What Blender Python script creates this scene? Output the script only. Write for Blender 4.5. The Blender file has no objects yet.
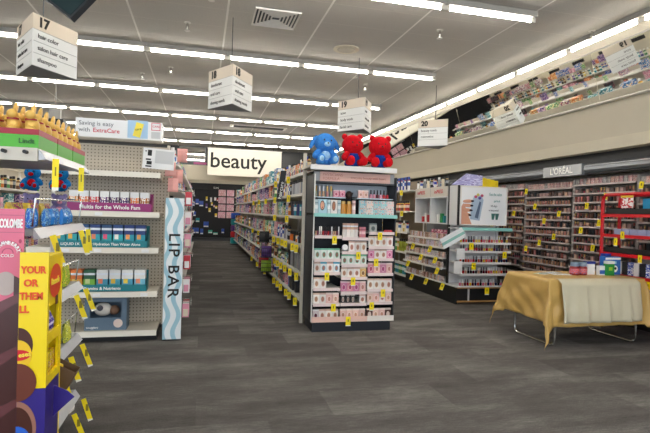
import bpy, math, random
from mathutils import Matrix, Vector
rng = random.Random(7)
sc = bpy.context.scene
C = sc.collection
PI = math.pi

# ------------------------------------------------------------------ colours / materials
def lin(h):
    h = h.lstrip('#')
    o = []
    for i in (0, 2, 4):
        c = int(h[i:i+2], 16) / 255
        o.append(c / 12.92 if c <= .04045 else ((c + .055) / 1.055) ** 2.4)
    return (*o, 1)
MATS = {}
def M(name, hexc='#ffffff', rough=.5, metal=0., emit=0., spec=.5):
    if name in MATS: return MATS[name]
    m = bpy.data.materials.new(name); m.use_nodes = True
    b = m.node_tree.nodes['Principled BSDF']
    b.inputs['Base Color'].default_value = lin(hexc)
    b.inputs['Roughness'].default_value = rough
    b.inputs['Metallic'].default_value = metal
    b.inputs['Specular IOR Level'].default_value = spec
    if emit:
        b.inputs['Emission Color'].default_value = lin(hexc)
        b.inputs['Emission Strength'].default_value = emit
    MATS[name] = m
    return m
class NT:
    def __init__(s, m):
        s.t = m.node_tree; s.b = s.t.nodes['Principled BSDF']
    def n(s, typ, **kw):
        x = s.t.nodes.new(typ)
        for k, v in kw.items(): setattr(x, k, v)
        return x
    def l(s, a, b): s.t.links.new(a, b)
    def math(s, op, a, b=None, c=None):
        x = s.n('ShaderNodeMath', operation=op)
        for i, v in enumerate((a, b, c)):
            if v is None: continue
            if isinstance(v, (int, float)): x.inputs[i].default_value = v
            else: s.l(v, x.inputs[i])
        return x.outputs[0]
    def mix(s, f, a, b):
        x = s.n('ShaderNodeMix', data_type='RGBA')
        for sock, v in ((x.inputs[0], f), (x.inputs[6], a), (x.inputs[7], b)):
            if isinstance(v, (int, float)): sock.default_value = v
            elif isinstance(v, tuple): sock.default_value = v
            else: s.l(v, sock)
        return x.outputs[2]
    def xyz(s, which='Object'):
        tc = s.n('ShaderNodeTexCoord'); sp = s.n('ShaderNodeSeparateXYZ')
        s.l(tc.outputs[which], sp.inputs[0])
        return sp.outputs, tc.outputs[which]
    def noise(s, vec, scale, detail=2., rough=.5):
        x = s.n('ShaderNodeTexNoise'); x.inputs['Scale'].default_value = scale
        x.inputs['Detail'].default_value = detail; x.inputs['Roughness'].default_value = rough
        s.l(vec, x.inputs['Vector']); return x.outputs[0]
    def scalev(s, vec, sx, sy, sz):
        x = s.n('ShaderNodeVectorMath', operation='MULTIPLY'); s.l(vec, x.inputs[0]); x.inputs[1].default_value = (sx, sy, sz)
        return x.outputs[0]
    def base(s, c): s.l(c, s.b.inputs['Base Color'])

def printed(name, base, band, motif, style='circle', rough=.45):
    """a carton printed with a coloured band and a motif; small per-object colour shift"""
    if name in MATS: return MATS[name]
    m = M(name, base, rough); t = NT(m)
    (X, Y, Z), v = t.xyz('Generated')
    oi = t.n('ShaderNodeObjectInfo'); rnd = oi.outputs['Random']
    c = lin(base)
    if style == 'circle':
        dx = t.math('SUBTRACT', X, .5); dz = t.math('SUBTRACT', Z, .4)
        d = t.math('ADD', t.math('MULTIPLY', dx, dx), t.math('MULTIPLY', dz, dz))
        c = t.mix(t.math('LESS_THAN', d, .085), c, lin(band))
        c = t.mix(t.math('LESS_THAN', d, .05), c, lin(motif))
        c = t.mix(t.math('GREATER_THAN', Z, .84), c, lin(band))
    elif style == 'band':
        c = t.mix(t.math('LESS_THAN', t.math('ABSOLUTE', t.math('SUBTRACT', Z, .45)), .13), c, lin(band))
        c = t.mix(t.math('LESS_THAN', t.math('ABSOLUTE', t.math('SUBTRACT', Z, .75)), .05), c, lin(motif))
    elif style == 'half':
        c = t.mix(t.math('LESS_THAN', Z, .56), c, lin(band))
        bb = t.math('MULTIPLY', t.math('LESS_THAN', t.math('ABSOLUTE', t.math('SUBTRACT', X, .35)), .2), t.math('LESS_THAN', t.math('ABSOLUTE', t.math('SUBTRACT', Z, .46)), .11))
        c = t.mix(bb, c, lin(motif))
        c = t.mix(t.math('LESS_THAN', t.math('ABSOLUTE', t.math('SUBTRACT', Z, .80)), .05), c, (.8, .85, .9, 1))
    elif style == 'face':
        dx = t.math('MULTIPLY', t.math('SUBTRACT', X, .45), 1.3); dz = t.math('SUBTRACT', Z, .55)
        d = t.math('ADD', t.math('MULTIPLY', dx, dx), t.math('MULTIPLY', dz, dz))
        c = t.mix(t.math('LESS_THAN', d, .12), c, lin(band))
        c = t.mix(t.math('LESS_THAN', d, .075), c, lin(motif))
        c = t.mix(t.math('LESS_THAN', t.math('ADD', t.math('ABSOLUTE', t.math('SUBTRACT', Z, .42)), t.math('ABSOLUTE', t.math('SUBTRACT', X, .45))), .07), c, lin('#a33c3c'))
    elif style == 'noise':
        nn = t.noise(t.scalev(v, 3, 3, 4), 1.6, 1)
        c = t.mix(t.math('GREATER_THAN', nn, .52), c, lin(band))
        c = t.mix(t.math('GREATER_THAN', nn, .62), c, lin(motif))
    hs = t.n('ShaderNodeHueSaturation')
    t.l(t.math('ADD', t.math('MULTIPLY', rnd, .04), .48), hs.inputs['Hue'])
    t.l(t.math('ADD', t.math('MULTIPLY', t.math('FRACT', t.math('MULTIPLY', rnd, 7.7)), .3), .85), hs.inputs['Value'])
    t.l(c, hs.inputs['Color']) if not isinstance(c, tuple) else None
    t.base(hs.outputs[0])
    return m

def m_floor():
    m = M('carpet', '#5d5952', .95, spec=.1); t = NT(m)
    _, v = t.xyz('Object')
    br = t.n('ShaderNodeTexBrick'); br.offset = .5
    br.inputs['Scale'].default_value = 1; br.inputs['Mortar Size'].default_value = 0
    br.inputs['Brick Width'].default_value = .92; br.inputs['Row Height'].default_value = .46
    br.inputs['Color1'].default_value = (0, 0, 0, 1); br.inputs['Color2'].default_value = (1, 1, 1, 1)
    t.l(v, br.inputs['Vector'])
    n1 = t.noise(t.scalev(v, .5, 1.6, 1), 2.2, 4, .65)
    n2 = t.noise(t.scalev(v, 5, 26, 1), 2.5, 3, .7)
    n3 = t.noise(v, 120, 2, .6)
    s = t.math('ADD', t.math('MULTIPLY', br.outputs[0], .12), t.math('MULTIPLY', n1, .55))
    s = t.math('ADD', s, t.math('MULTIPLY', n2, .28)); s = t.math('ADD', s, t.math('MULTIPLY', n3, .48))
    r = t.n('ShaderNodeValToRGB'); e = r.color_ramp.elements
    e[0].position = .5; e[0].color = lin('#444240'); e[1].position = .95; e[1].color = lin('#8e8a86')
    x = e.new(.72); x.color = lin('#605d5a')
    t.l(s, r.inputs[0]); t.base(r.outputs[0])
    bp = t.n('ShaderNodeBump'); bp.inputs['Strength'].default_value = .4; bp.inputs['Distance'].default_value = .004
    t.l(n3, bp.inputs['Height']); t.l(bp.outputs[0], t.b.inputs['Normal'])
    return m
def m_ceiling():
    m = M('ceiling_tile', '#aaa69d', .9, spec=.1); t = NT(m)
    (X, Y, Z), v = t.xyz('Object')
    fx = t.math('ABSOLUTE', t.math('SUBTRACT', t.math('FRACT', t.math('DIVIDE', t.math('SUBTRACT', X, .26 + .61), 1.22)), .5))
    fy = t.math('ABSOLUTE', t.math('SUBTRACT', t.math('FRACT', t.math('DIVIDE', Y, .61)), .5))
    lx = t.math('LESS_THAN', fx, .011); ly = t.math('LESS_THAN', fy, .014)
    n = t.noise(v, 1.1, 3); n2 = t.noise(v, 70, 2)
    c = t.mix(t.math('MULTIPLY', n, .6), lin('#cfccc5'), lin('#bab6ae'))
    c = t.mix(t.math('MULTIPLY', t.math('GREATER_THAN', n2, .62), .35), c, lin('#98948c'))
    c = t.mix(t.math('MULTIPLY', ly, .35), c, lin('#e6e2d8')); c = t.mix(t.math('MULTIPLY', lx, .9), c, lin('#f8f6f0'))
    t.base(c); return m
def m_peg():
    m = M('pegboard', '#b9ae9b', .6); t = NT(m)
    (X, Y, Z), v = t.xyz('Object')
    def f(a): return t.math('SUBTRACT', t.math('FRACT', t.math('DIVIDE', a, .036)), .5)
    fx, fz = f(X), f(Z)
    d = t.math('ADD', t.math('MULTIPLY', fx, fx), t.math('MULTIPLY', fz, fz))
    t.base(t.mix(t.math('LESS_THAN', d, .035), lin('#c2b7a4'), lin('#5c554a'))); return m
def m_wave():
    m = M('wave_print', '#ffffff', .5); t = NT(m)
    (X, Y, Z), v = t.xyz('Object')
    s = t.math('MULTIPLY', t.math('SINE', t.math('MULTIPLY', Z, 2 * PI / .36)), .028)
    u = t.math('FRACT', t.math('DIVIDE', t.math('ADD', X, s), .105))
    t.base(t.mix(t.math('LESS_THAN', u, .45), lin('#eef3f4'), lin('#a3cbd8'))); return m
def m_plush(name, hexc):
    m = M(name, hexc, .95, spec=.15); t = NT(m)
    _, v = t.xyz('Object'); n = t.noise(v, 45, 3, .7)
    c = lin(hexc); t.base(t.mix(n, tuple(x * .62 for x in c[:3]) + (1,), tuple(min(1, x * 1.35) for x in c[:3]) + (1,)))
    bp = t.n('ShaderNodeBump'); bp.inputs['Strength'].default_value = .8; bp.inputs['Distance'].default_value = .01
    t.l(n, bp.inputs['Height']); t.l(bp.outputs[0], t.b.inputs['Normal']); return m
def m_cloth(name, hexc):
    m = M(name, hexc, .38, spec=.5); t = NT(m)
    _, v = t.xyz('Object'); n = t.noise(v, 7, 3)
    bp = t.n('ShaderNodeBump'); bp.inputs['Strength'].default_value = .35; bp.inputs['Distance'].default_value = .02
    t.l(n, bp.inputs['Height']); t.l(bp.outputs[0], t.b.inputs['Normal']); return m
def m_wall(name, hexc):
    m = M(name, hexc, .8, spec=.2); t = NT(m); _, v = t.xyz('Object'); c = lin(hexc)
    t.base(t.mix(t.noise(v, 1.5, 3), tuple(x * .93 for x in c[:3]) + (1,), c)); return m
def m_tag():
    m = M('yellow_tag', '#ffe600', .5); t = NT(m)
    (X, Y, Z), v = t.xyz('Generated')
    a = t.math('MULTIPLY', t.math('LESS_THAN', t.math('ABSOLUTE', t.math('SUBTRACT', X, .5)), .11), t.math('LESS_THAN', t.math('ABSOLUTE', t.math('SUBTRACT', Z, .6)), .14))
    c = t.mix(t.math('MULTIPLY', a, .8), lin('#fce300'), lin('#4a4410'))
    t.base(t.mix(t.math('LESS_THAN', Z, .1), c, lin('#f4f2e4'))); return m
def m_clear(name, hexc='#e8eef0', alpha=.25):
    m = M(name, hexc, .08); m.node_tree.nodes['Principled BSDF'].inputs['Alpha'].default_value = alpha; return m

FLOOR, CEIL, PEG, WAVE, TAG = m_floor(), m_ceiling(), m_peg(), m_wave(), m_tag()
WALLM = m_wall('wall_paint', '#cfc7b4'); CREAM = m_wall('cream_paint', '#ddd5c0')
WHITE = M('white_enamel', '#e9e6df', .4); BEIGE = M('beige_metal', '#cfc8b8', .45); RAIL = M('price_rail', '#e9e7e2', .35)
NAVY = M('navy_panel', '#141a24', .5); BLACK = M('black_plastic', '#101113', .45); GREYM = M('grey_metal', '#8a8c8e', .35, .7)
SILVER = M('silver_metal', '#a9acb0', .28, .85); CHROME = M('chrome', '#c9c9c4', .18, 1.)
DGREY = M('dark_grey', '#3b3e42', .5); LAMP = M('lamp_tube', '#fff9f0', .5, emit=13.0); HOUS = M('lamp_housing', '#9c9a94', .5)
RED = M('rack_red', '#d2121f', .35); WOODM = M('oak_edge', '#b98d55', .6); MINT = M('mint_strip', '#8fd0c6', .4)
MIRROR = M('mirror_glass', '#f2f4f2', .02, 1.)
INK = M('black_ink', '#15130f', .6); REDINK = M('red_ink', '#cf1c3a', .6); WHITEINK = M('white_ink', '#fbfbf6', .6)

# ------------------------------------------------------------------ mesh builder
class MB:
    def __init__(s): s.v, s.f, s.mi = [], [], []
    def add(s, v, f, mi=0):
        b = len(s.v); s.v += [tuple(p) for p in v]; s.f += [tuple(b + i for i in q) for q in f]; s.mi += [mi] * len(f); return s
    def box(s, x0, x1, y0, y1, z0, z1, mi=0, mat=None):
        v = [Vector((x, y, z)) for z in (z0, z1) for y in (y0, y1) for x in (x0, x1)]
        if mat is not None: v = [mat @ p for p in v]
        return s.add(v, [(0, 2, 3, 1), (4, 5, 7, 6), (0, 1, 5, 4), (2, 6, 7, 3), (0, 4, 6, 2), (1, 3, 7, 5)], mi)
    def lathe(s, prof, n=12, cx=0, cy=0, mi=0, mat=None, sx=1, sy=1):
        v = []
        for r, z in prof:
            for k in range(n):
                a = 2 * PI * k / n; v.append(Vector((cx + sx * r * math.cos(a), cy + sy * r * math.sin(a), z)))
        if mat is not None: v = [mat @ p for p in v]
        f = []
        for j in range(len(prof) - 1):
            for k in range(n): f.append((j*n+k, j*n+(k+1) % n, (j+1)*n+(k+1) % n, (j+1)*n+k))
        f.append(tuple(range(n - 1, -1, -1))); f.append(tuple((len(prof)-1)*n + k for k in range(n)))
        return s.add(v, f, mi)
    def tube(s, pts, r, n=6, mi=0):
        pts = [Vector(p) for p in pts]; rings = []
        for i, p in enumerate(pts):
            d = (pts[min(i+1, len(pts)-1)] - pts[max(i-1, 0)]).normalized()
            u = d.cross(Vector((0, 0, 1)) if abs(d.z) < .9 else Vector((1, 0, 0))).normalized(); w = d.cross(u)
            rings.append([p + r * (math.cos(2*PI*k/n) * u + math.sin(2*PI*k/n) * w) for k in range(n)])
        v = [q for R_ in rings for q in R_]; f = []
        for j in range(len(pts) - 1):
            for k in range(n): f.append((j*n+k, (j+1)*n+k, (j+1)*n+(k+1) % n, j*n+(k+1) % n))
        f.append(tuple(range(n))); f.append(tuple((len(pts)-1)*n + k for k in range(n-1, -1, -1)))
        return s.add(v, f, mi)
    def ball(s, c, r, seg=16, rings=10, mi=0, rot=None):
        c = Vector(c); r = (r, r, r) if isinstance(r, (int, float)) else r; v = []
        for j in range(1, rings):
            for k in range(seg):
                a, b = PI * j / rings, 2 * PI * k / seg
                p = Vector((r[0]*math.sin(a)*math.cos(b), r[1]*math.sin(a)*math.sin(b), r[2]*math.cos(a)))
                v.append(c + (rot @ p if rot else p))
        for sg in (1, -1):
            p = Vector((0, 0, sg * r[2])); v.append(c + (rot @ p if rot else p))
        N = (rings - 1) * seg; f = []
        for j in range(rings - 2):
            for k in range(seg): f.append((j*seg+k, (j+1)*seg+k, (j+1)*seg+(k+1) % seg, j*seg+(k+1) % seg))
        for k in range(seg):
            f.append((N, k, (k+1) % seg)); f.append((N+1, (rings-2)*seg+(k+1) % seg, (rings-2)*seg+k))
        return s.add(v, f, mi)
    def prism(s, poly, y0, y1, mi=0, mat=None):
        """polygon in XZ extruded along Y"""
        n = len(poly); v = [Vector((x, y0, z)) for x, z in poly] + [Vector((x, y1, z)) for x, z in poly]
        if mat is not None: v = [mat @ p for p in v]
        f = [tuple(range(n)), tuple(range(2*n-1, n-1, -1))] + [(i, i+n, (i+1) % n + n, (i+1) % n) for i in range(n)]
        return s.add(v, f, mi)
    def mesh(s, name, mats, smooth=False):
        me = bpy.data.meshes.new(name); me.from_pydata(s.v, [], s.f)
        for m in (mats if isinstance(mats, (list, tuple)) else [mats]): me.materials.append(m)
        me.polygons.foreach_set('material_index', s.mi)
        if smooth: me.polygons.foreach_set('use_smooth', [True] * len(s.f))
        me.update(); return me
    def build(s, name, mats, parent=None, smooth=False):
        return link(name, s.mesh(name, mats, smooth), parent)
def link(name, me, parent=None):
    o = bpy.data.objects.new(name, me); C.objects.link(o)
    if parent is not None: o.parent = parent
    return o
SEEN = {}
def tag(o, label, cat, group=None):
    w = len(label.split())
    if not 4 <= w <= 16: print('BAD LABEL', w, label)
    if label in SEEN and not group: print('DUP LABEL', label)
    SEEN[label] = 1
    o['label'] = label; o['category'] = cat
    if group: o['group'] = group
    return o
def empty(name, loc, rz, label, cat, group=None):
    o = bpy.data.objects.new(name, None); C.objects.link(o); o.location = loc; o.rotation_euler = (0, 0, rz); o.empty_display_size = .1
    return tag(o, label, cat, group)
def struct(o): o['kind'] = 'structure'; return o
def text(s, size, mat, parent, loc, rot=(PI/2, 0, 0), name='lettering', align='LEFT', bold=.0, xs=1., label=None, sp=1.):
    cu = bpy.data.curves.new('t', 'FONT'); cu.body = s; cu.size = size; cu.align_x = align; cu.align_y = 'CENTER'; cu.extrude = .0015
    cu.offset = bold * size; cu.resolution_u = 3; cu.space_character = sp
    tmp = bpy.data.objects.new('t', cu); C.objects.link(tmp)
    bpy.context.view_layer.update()
    me = bpy.data.meshes.new_from_object(tmp); bpy.data.objects.remove(tmp)
    me.materials.clear(); me.materials.append(mat)
    o = link(name, me, parent)
    o.location = loc; o.rotation_euler = rot; o.scale = (xs, 1, 1)
    if label: o['label'] = label
    return o
ORD = ('first second third fourth fifth sixth seventh eighth ninth tenth eleventh twelfth thirteenth fourteenth fifteenth sixteenth seventeenth eighteenth '
       'nineteenth twentieth').split()
ORD += ['twenty-' + w for w in ORD[:9]] + ['thirtieth'] + ['thirty-' + w for w in ORD[:9]] + ['fortieth'] + ['forty-' + w for w in ORD[:9]] + ['fiftieth'] + ['fifty-' + w for w in ORD[:9]]

class Frame:
    """a shelf face: u runs to the viewer's right, d into the fixture, z up"""
    def __init__(s, x, y, rz): s.x, s.y, s.rz = x, y, rz; s.c, s.s = math.cos(rz), math.sin(rz)
    def w(s, u, d, z): return (s.x + u*s.c - d*s.s, s.y + u*s.s + d*s.c, z)

# ------------------------------------------------------------------ goods
CACHE = {}
def good_mesh(kind, w, d, h, body, cap):
    key = (kind, round(w, 4), round(d, 4), round(h, 4), body.name, cap.name if cap else '')
    if key in CACHE: return CACHE[key]
    b = MB(); k = None
    if kind == 'carton': b.box(-w/2, w/2, -d/2, d/2, 0, h)
    elif kind == 'bottle':
        r = w/2; b.lathe([(r*.92, 0), (r, h*.03), (r, h*.62), (r*.8, h*.72), (r*.42, h*.76), (r*.4, h*.8)], 12, sy=min(1, d/w))
        k = MB(); k.lathe([(r*.46, h*.8), (r*.46, h*.97), (r*.36, h)], 10)
    elif kind == 'flask':   # straight body, wide cap
        r = w/2; b.lathe([(r*.95, 0), (r, h*.02), (r, h*.74), (r*.9, h*.78)], 12, sy=min(1, d/w))
        k = MB(); k.lathe([(r*.8, h*.78), (r*.8, h*.98), (r*.7, h)], 12, sy=min(1, d/w))
    elif kind == 'jar':
        r = w/2; b.lathe([(r*.9, 0), (r, h*.08), (r, h*.6), (r*.85, h*.66)], 12); k = MB(); k.lathe([(r*.95, h*.66), (r*.95, h*.96), (r*.88, h)], 12)
    elif kind == 'polish':
        r = w/2; b.lathe([(r*.85, 0), (r, h*.05), (r, h*.38), (r*.5, h*.47)], 10); k = MB(); k.lathe([(r*.42, h*.47), (r*.5, h*.55), (r*.38, h)], 10)
    elif kind == 'lipstick':
        r = w/2; b.lathe([(r, 0), (r, h*.5)], 8, sx=1); k = MB(); k.lathe([(r*.88, h*.5), (r*.88, h*.97), (r*.7, h)], 8)
    elif kind == 'compact':
        b.box(-w/2, w/2, -d/2, d/2, 0, h); k = MB(); k.lathe([(w*.33, 0), (w*.33, .004)], 14, mat=Matrix.Translation((0, -d/2, h*.5)) @ Matrix.Rotation(PI/2, 4, 'X'))
    elif kind == 'pouch':
        v = [(-w/2, 0, 0), (w/2, 0, 0)]
        for z, t in ((0, .3), (h*.12, .9), (h*.5, 1), (h*.85, .6)):
            pass
        prof = [(0, .35), (h*.12, .9), (h*.5, 1), (h*.85, .55), (h*.95, .12), (h, .12)]
        vs = []; fs = []
        for z, t in prof:
            ww = w/2 * (1 if t < .5 else .96)
            vs += [(-ww, -d/2*t*.4, z), (0, -d/2*t, z), (ww, -d/2*t*.4, z), (ww, d/2*t*.4, z), (0, d/2*t, z), (-ww, d/2*t*.4, z)]
        for j in range(len(prof)-1):
            for q in range(6): fs.append((j*6+q, j*6+(q+1) % 6, (j+1)*6+(q+1) % 6, (j+1)*6+q))
        fs += [(5, 4, 3, 2, 1, 0), tuple((len(prof)-1)*6+q for q in range(6))]; b.add(vs, fs)
    elif kind == 'blister':   # card with a bubble
        b.box(-w/2, w/2, 0, .004, 0, h); k = MB(); k.box(-w*.35, w*.35, -d, 0, h*.12, h*.6)
    me = b.mesh(kind, body, kind in ('bottle', 'flask', 'jar') and False)
    ck = k.mesh('cap', cap) if (k and cap) else None
    if ck is None and k:  # cap in the same mesh
        pass
    CACHE[key] = (me, ck); return CACHE[key]
CAPNAME = {'bottle': 'cap', 'flask': 'cap', 'jar': 'lid', 'polish': 'cap', 'lipstick': 'cap', 'compact': 'window', 'blister': 'bubble'}
def good(fr, u, d, z, name, kind, w, dp, h, body, cap, label, cat, group, parts=True, rz=0):
    me, ck = good_mesh(kind, w, dp, h, body, cap)
    if ck is not None and not parts:
        key = ('joined', me.name, ck.name)
        if key not in CACHE:
            j = bpy.data.meshes.new('joined')
            v = [tuple(p.co) for p in me.vertices] + [tuple(p.co) for p in ck.vertices]; n = len(me.vertices)
            f = [tuple(p.vertices) for p in me.polygons] + [tuple(i+n for i in p.vertices) for p in ck.polygons]
            j.from_pydata(v, [], f); j.materials.append(me.materials[0]); j.materials.append(ck.materials[0])
            j.polygons.foreach_set('material_index', [0]*len(me.polygons) + [1]*len(ck.polygons)); CACHE[key] = j
        me, ck = CACHE[key], None
    o = link(name, me); o.location = fr.w(u, d, z); o.rotation_euler = (0, 0, fr.rz + rz)
    tag(o, label, cat, group)
    if ck is not None: link(CAPNAME[kind], ck, o)
    return o

# spec: (object name, category, words, kind, w, d, h, [(colour word, body mat, cap mat)...])
def P(name, base, band, motif, style='circle'): return printed('print_' + name, base, band, motif, style)
def row(fr, u0, u1, d, z, specs, where, parts=False, gap=.006, drop=0., jit=.0, maxh=None, seq=None, grp=None):
    """packs goods side by side from u0 to u1; the label counts from the left"""
    u = u0; n = 0; i = 0
    while True:
        sp = specs[(seq[i % len(seq)]) if seq else rng.randrange(len(specs))]; i += 1
        name, cat, words_, kind, w, dp, h, cols = sp
        if maxh: h = min(h, maxh)
        if u + w > u1 + 1e-6: break
        if rng.random() < drop: u += w + gap; continue
        cw, body, cap = cols[rng.randrange(len(cols))]
        lab = f"{cw} {words_}, {ORD[n]} from left on {where}"
        good(fr, u + w/2, d + dp/2 + rng.uniform(0, jit), z + .002, name, kind, w, dp, h, body, cap, lab, cat, grp or f"goods on {where}", parts, 0)
        n += 1; u += w + gap
    return n
NT_TAG = [0]
def price_tag(fr, u, z, where, d=-.012, rz=0., tilt=0., w=.058, h=.115, hang=True):
    key = ('tag', round(w, 3), round(h, 3), round(tilt, 2))
    if key not in CACHE:
        b = MB(); m = Matrix.Rotation(tilt, 4, 'Y')
        b.box(-w/2, w/2, -.001, .001, -h, 0, mat=m); CACHE[key] = b.mesh('tag', TAG)
    o = link('hanging_price_tag', CACHE[key]); o.location = fr.w(u, d, z); o.rotation_euler = (0, 0, fr.rz + rz)
    tag(o, f"yellow sale tag {where}", 'price tag', 'yellow sale tags hanging from shelf edges'); return o

def shelf(parent, u0, u1, d0, d1, z, mat=WHITE, rail=RAIL, th=.022, rh=.036, brackets=False):
    """shelf top at z with a price rail along its front"""
    s = MB().box(u0, u1, d0, d1, z - th, z).build('shelf', mat, parent)
    MB().add([(u0, d0-.012, z-rh), (u1, d0-.012, z-rh), (u0, d0-.004, z+.001), (u1, d0-.004, z+.001), (u0, d0-.0005, z-rh), (u1, d0-.0005, z-rh), (u0, d0-.0005, z+.001), (u1, d0-.0005, z+.001)],
             [(0, 1, 3, 2), (4, 6, 7, 5), (0, 4, 5, 1), (2, 3, 7, 6), (0, 2, 6, 4), (1, 5, 7, 3)]).build('price_rail', rail, s)
    return s


# ================================================================== ROOM
XL, XR, YB, YF, H = -9.0, 6.1, 22.9, -3.0, 3.93
struct(MB().box(XL, XR, YF, YB+.1, -.1, 0).build('floor', FLOOR))
struct(MB().box(XL, XR, YF, YB+.1, H, H+.1).build('ceiling', CEIL))
struct(MB().box(XL-.1, XL, YF, YB+.1, 0, H).build('wall_left', WALLM))
struct(MB().box(XR, XR+.1, YF, YB+.1, 0, H).build('wall_right', WALLM))
struct(MB().box(XL, XR, YB, YB+.1, 0, H).build('wall_back', WALLM))
# soffit over the cosmetics wall
struct(MB().box(5.30, XR, YF, 20.48, 2.50, 2.985).build('trim_1', WALLM))
struct(MB().box(5.265, XR, YF, 20.48, 2.345, 2.50).build('trim_2', CREAM))  # lighter cream paints in the light on this lower band
struct(MB().box(5.22, XR, YF, 20.48, 2.985, 3.0).build('trim_3', WHITE))
struct(MB().box(5.43, XR, 0, 20.4, 2.20, 2.345).build('trim_4', M('valance_dark', '#2a2c2e', .5)))
# back soffit
struct(MB().box(XL, 5.2, 20.5, 20.62, 2.58, 3.17).build('trim_5', CREAM))
struct(MB().box(XL, 5.2, 20.62, 20.72, 3.1, H).build('trim_6', M('dark_band', '#26282a', .3)))

# curved silver light bar under the valance: one run per section
GR = 'silver light bars under the dark valance'
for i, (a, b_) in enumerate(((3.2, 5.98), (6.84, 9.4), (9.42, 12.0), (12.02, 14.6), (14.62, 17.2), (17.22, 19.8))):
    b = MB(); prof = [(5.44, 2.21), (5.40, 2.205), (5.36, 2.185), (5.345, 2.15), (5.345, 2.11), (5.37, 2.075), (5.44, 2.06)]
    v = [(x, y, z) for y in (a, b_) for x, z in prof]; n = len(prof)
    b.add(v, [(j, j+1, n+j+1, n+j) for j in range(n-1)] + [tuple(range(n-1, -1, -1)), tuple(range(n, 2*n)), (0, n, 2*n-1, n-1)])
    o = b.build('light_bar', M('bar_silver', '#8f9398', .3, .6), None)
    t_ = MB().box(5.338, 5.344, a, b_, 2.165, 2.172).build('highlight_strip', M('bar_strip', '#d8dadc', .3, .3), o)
    o2 = MB().box(5.36, 5.44, a, b_, 2.045, 2.06).build('shadow_strip', BLACK, o)  # pale strip above paints a highlight, black one the shade under the bar
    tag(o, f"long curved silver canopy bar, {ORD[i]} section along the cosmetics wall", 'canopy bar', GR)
o = MB().box(5.325, 5.44, 6.0, 6.82, 2.045, 2.205).build('brand_sign', M('plate_silver', '#a4a7aa', .3, .5)); tag(o, 'silver plate sign with white lettering on the cosmetics wall canopy', 'sign')
text("L'ORÉAL", .135, WHITEINK, o, (5.322, 6.42, 2.125), (PI/2, 0, -PI/2), align='CENTER', bold=.02, xs=.95)

# mirrors leaning out above the soffit
a = .675; tx, tz = -a*math.sin(math.radians(16.8)), a*math.cos(math.radians(16.8))
y = 2.0; i = 0
while y < 20:
    y1 = min(y + 1.21, 20.2); b = MB()
    v = []
    for yy in (y+.004, y1-.004):
        v += [(5.27, yy, 3.004), (5.282, yy, 3.004), (5.282+tx, yy, 3.004+tz), (5.27+tx, yy, 3.004+tz)]
    o = b.add(v, [(0, 1, 2, 3), (7, 6, 5, 4), (0, 4, 5, 1), (1, 5, 6, 2), (2, 6, 7, 3), (3, 7, 4, 0)]).build('security_mirror', MIRROR)
    MB().box(5.27+tx-.008, 5.285+tx, y+.004, y1-.004, 3.004+tz, 3.004+tz+.018).build('mirror_trim', WHITE, o)
    tag(o, f"slanted security mirror panel, {ORD[i]} along the ledge above cosmetics", 'mirror', 'slanted mirror panels above the cosmetics wall')
    y = y1; i += 1

# ------------------------------------------------------------------ lights: strip fixtures
def fixture(x, y, rz, label, grp, proto={}):
    L = 1.22
    if 'h' not in proto:
        proto['h'] = MB().box(-L/2+.003, L/2-.003, -.065, .065, .035, .099).mesh('housing', HOUS)
        proto['r'] = MB().add([(-L/2+.02, -.045, .034), (L/2-.02, -.045, .034), (L/2-.02, .045, .034), (-L/2+.02, .045, .034),
                               (-L/2+.02, -.07, .024), (L/2-.02, -.07, .024), (L/2-.02, .07, .024), (-L/2+.02, .07, .024)],
                              [(0, 1, 2, 3), (0, 4, 5, 1), (2, 6, 7, 3)]).mesh('reflector', WHITE)
        b = MB(); b.lathe([(.017, -L/2+.06), (.017, L/2-.06)], 8, mat=Matrix.Rotation(PI/2, 4, 'Y')); proto['t'] = b.mesh('lamp_tube', LAMP)
        b = MB(); b.box(-.03, .025, -.024, .024, -.026, .034); proto['s'] = b.mesh('lamp_socket', M('socket_grey', '#b5b2aa', .5))
    o = bpy.data.objects.new('ceiling_light', None); C.objects.link(o); o.location = (x, y, 3.83); o.rotation_euler = (0, 0, rz)
    link('housing', proto['h'], o); link('reflector', proto['r'], o); link('lamp_tube', proto['t'], o)
    for sx in (-1, 1):
        q = link('lamp_socket', proto['s'], o); q.location = (sx*(L/2-.025), 0, 0)
    tag(o, label, 'ceiling light', grp); return o
ROWS = [(-.1, -2.16, 5), (2.6, -3.38, 6), (5.3, -3.38, 6), (8.1, -4.54, 7), (10.8, -5.77, 8), (13.55, -6.96, 9), (15.95, -8.2, 10), (18.5, -8.2, 10), (21.7, -2.1, 5)]  # last row added behind the back soffit, out of view, to light the display
for ri, (ry, x0, n) in enumerate(ROWS):
    k = 0; x = x0
    while x < 3.3:
        fixture(x + .61, ry, 0, f"strip light with bare tube, {ORD[k]} from left in {ORD[ri]} row across the ceiling", 'strip lights in rows across the ceiling'); x += 1.22; k += 1
for k in range(16):
    fixture(5.13, .6 + 1.22*k, PI/2, f"strip light with bare tube, {ORD[k]} in the row above the slanted mirrors", 'strip lights above the slanted mirrors')

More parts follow.
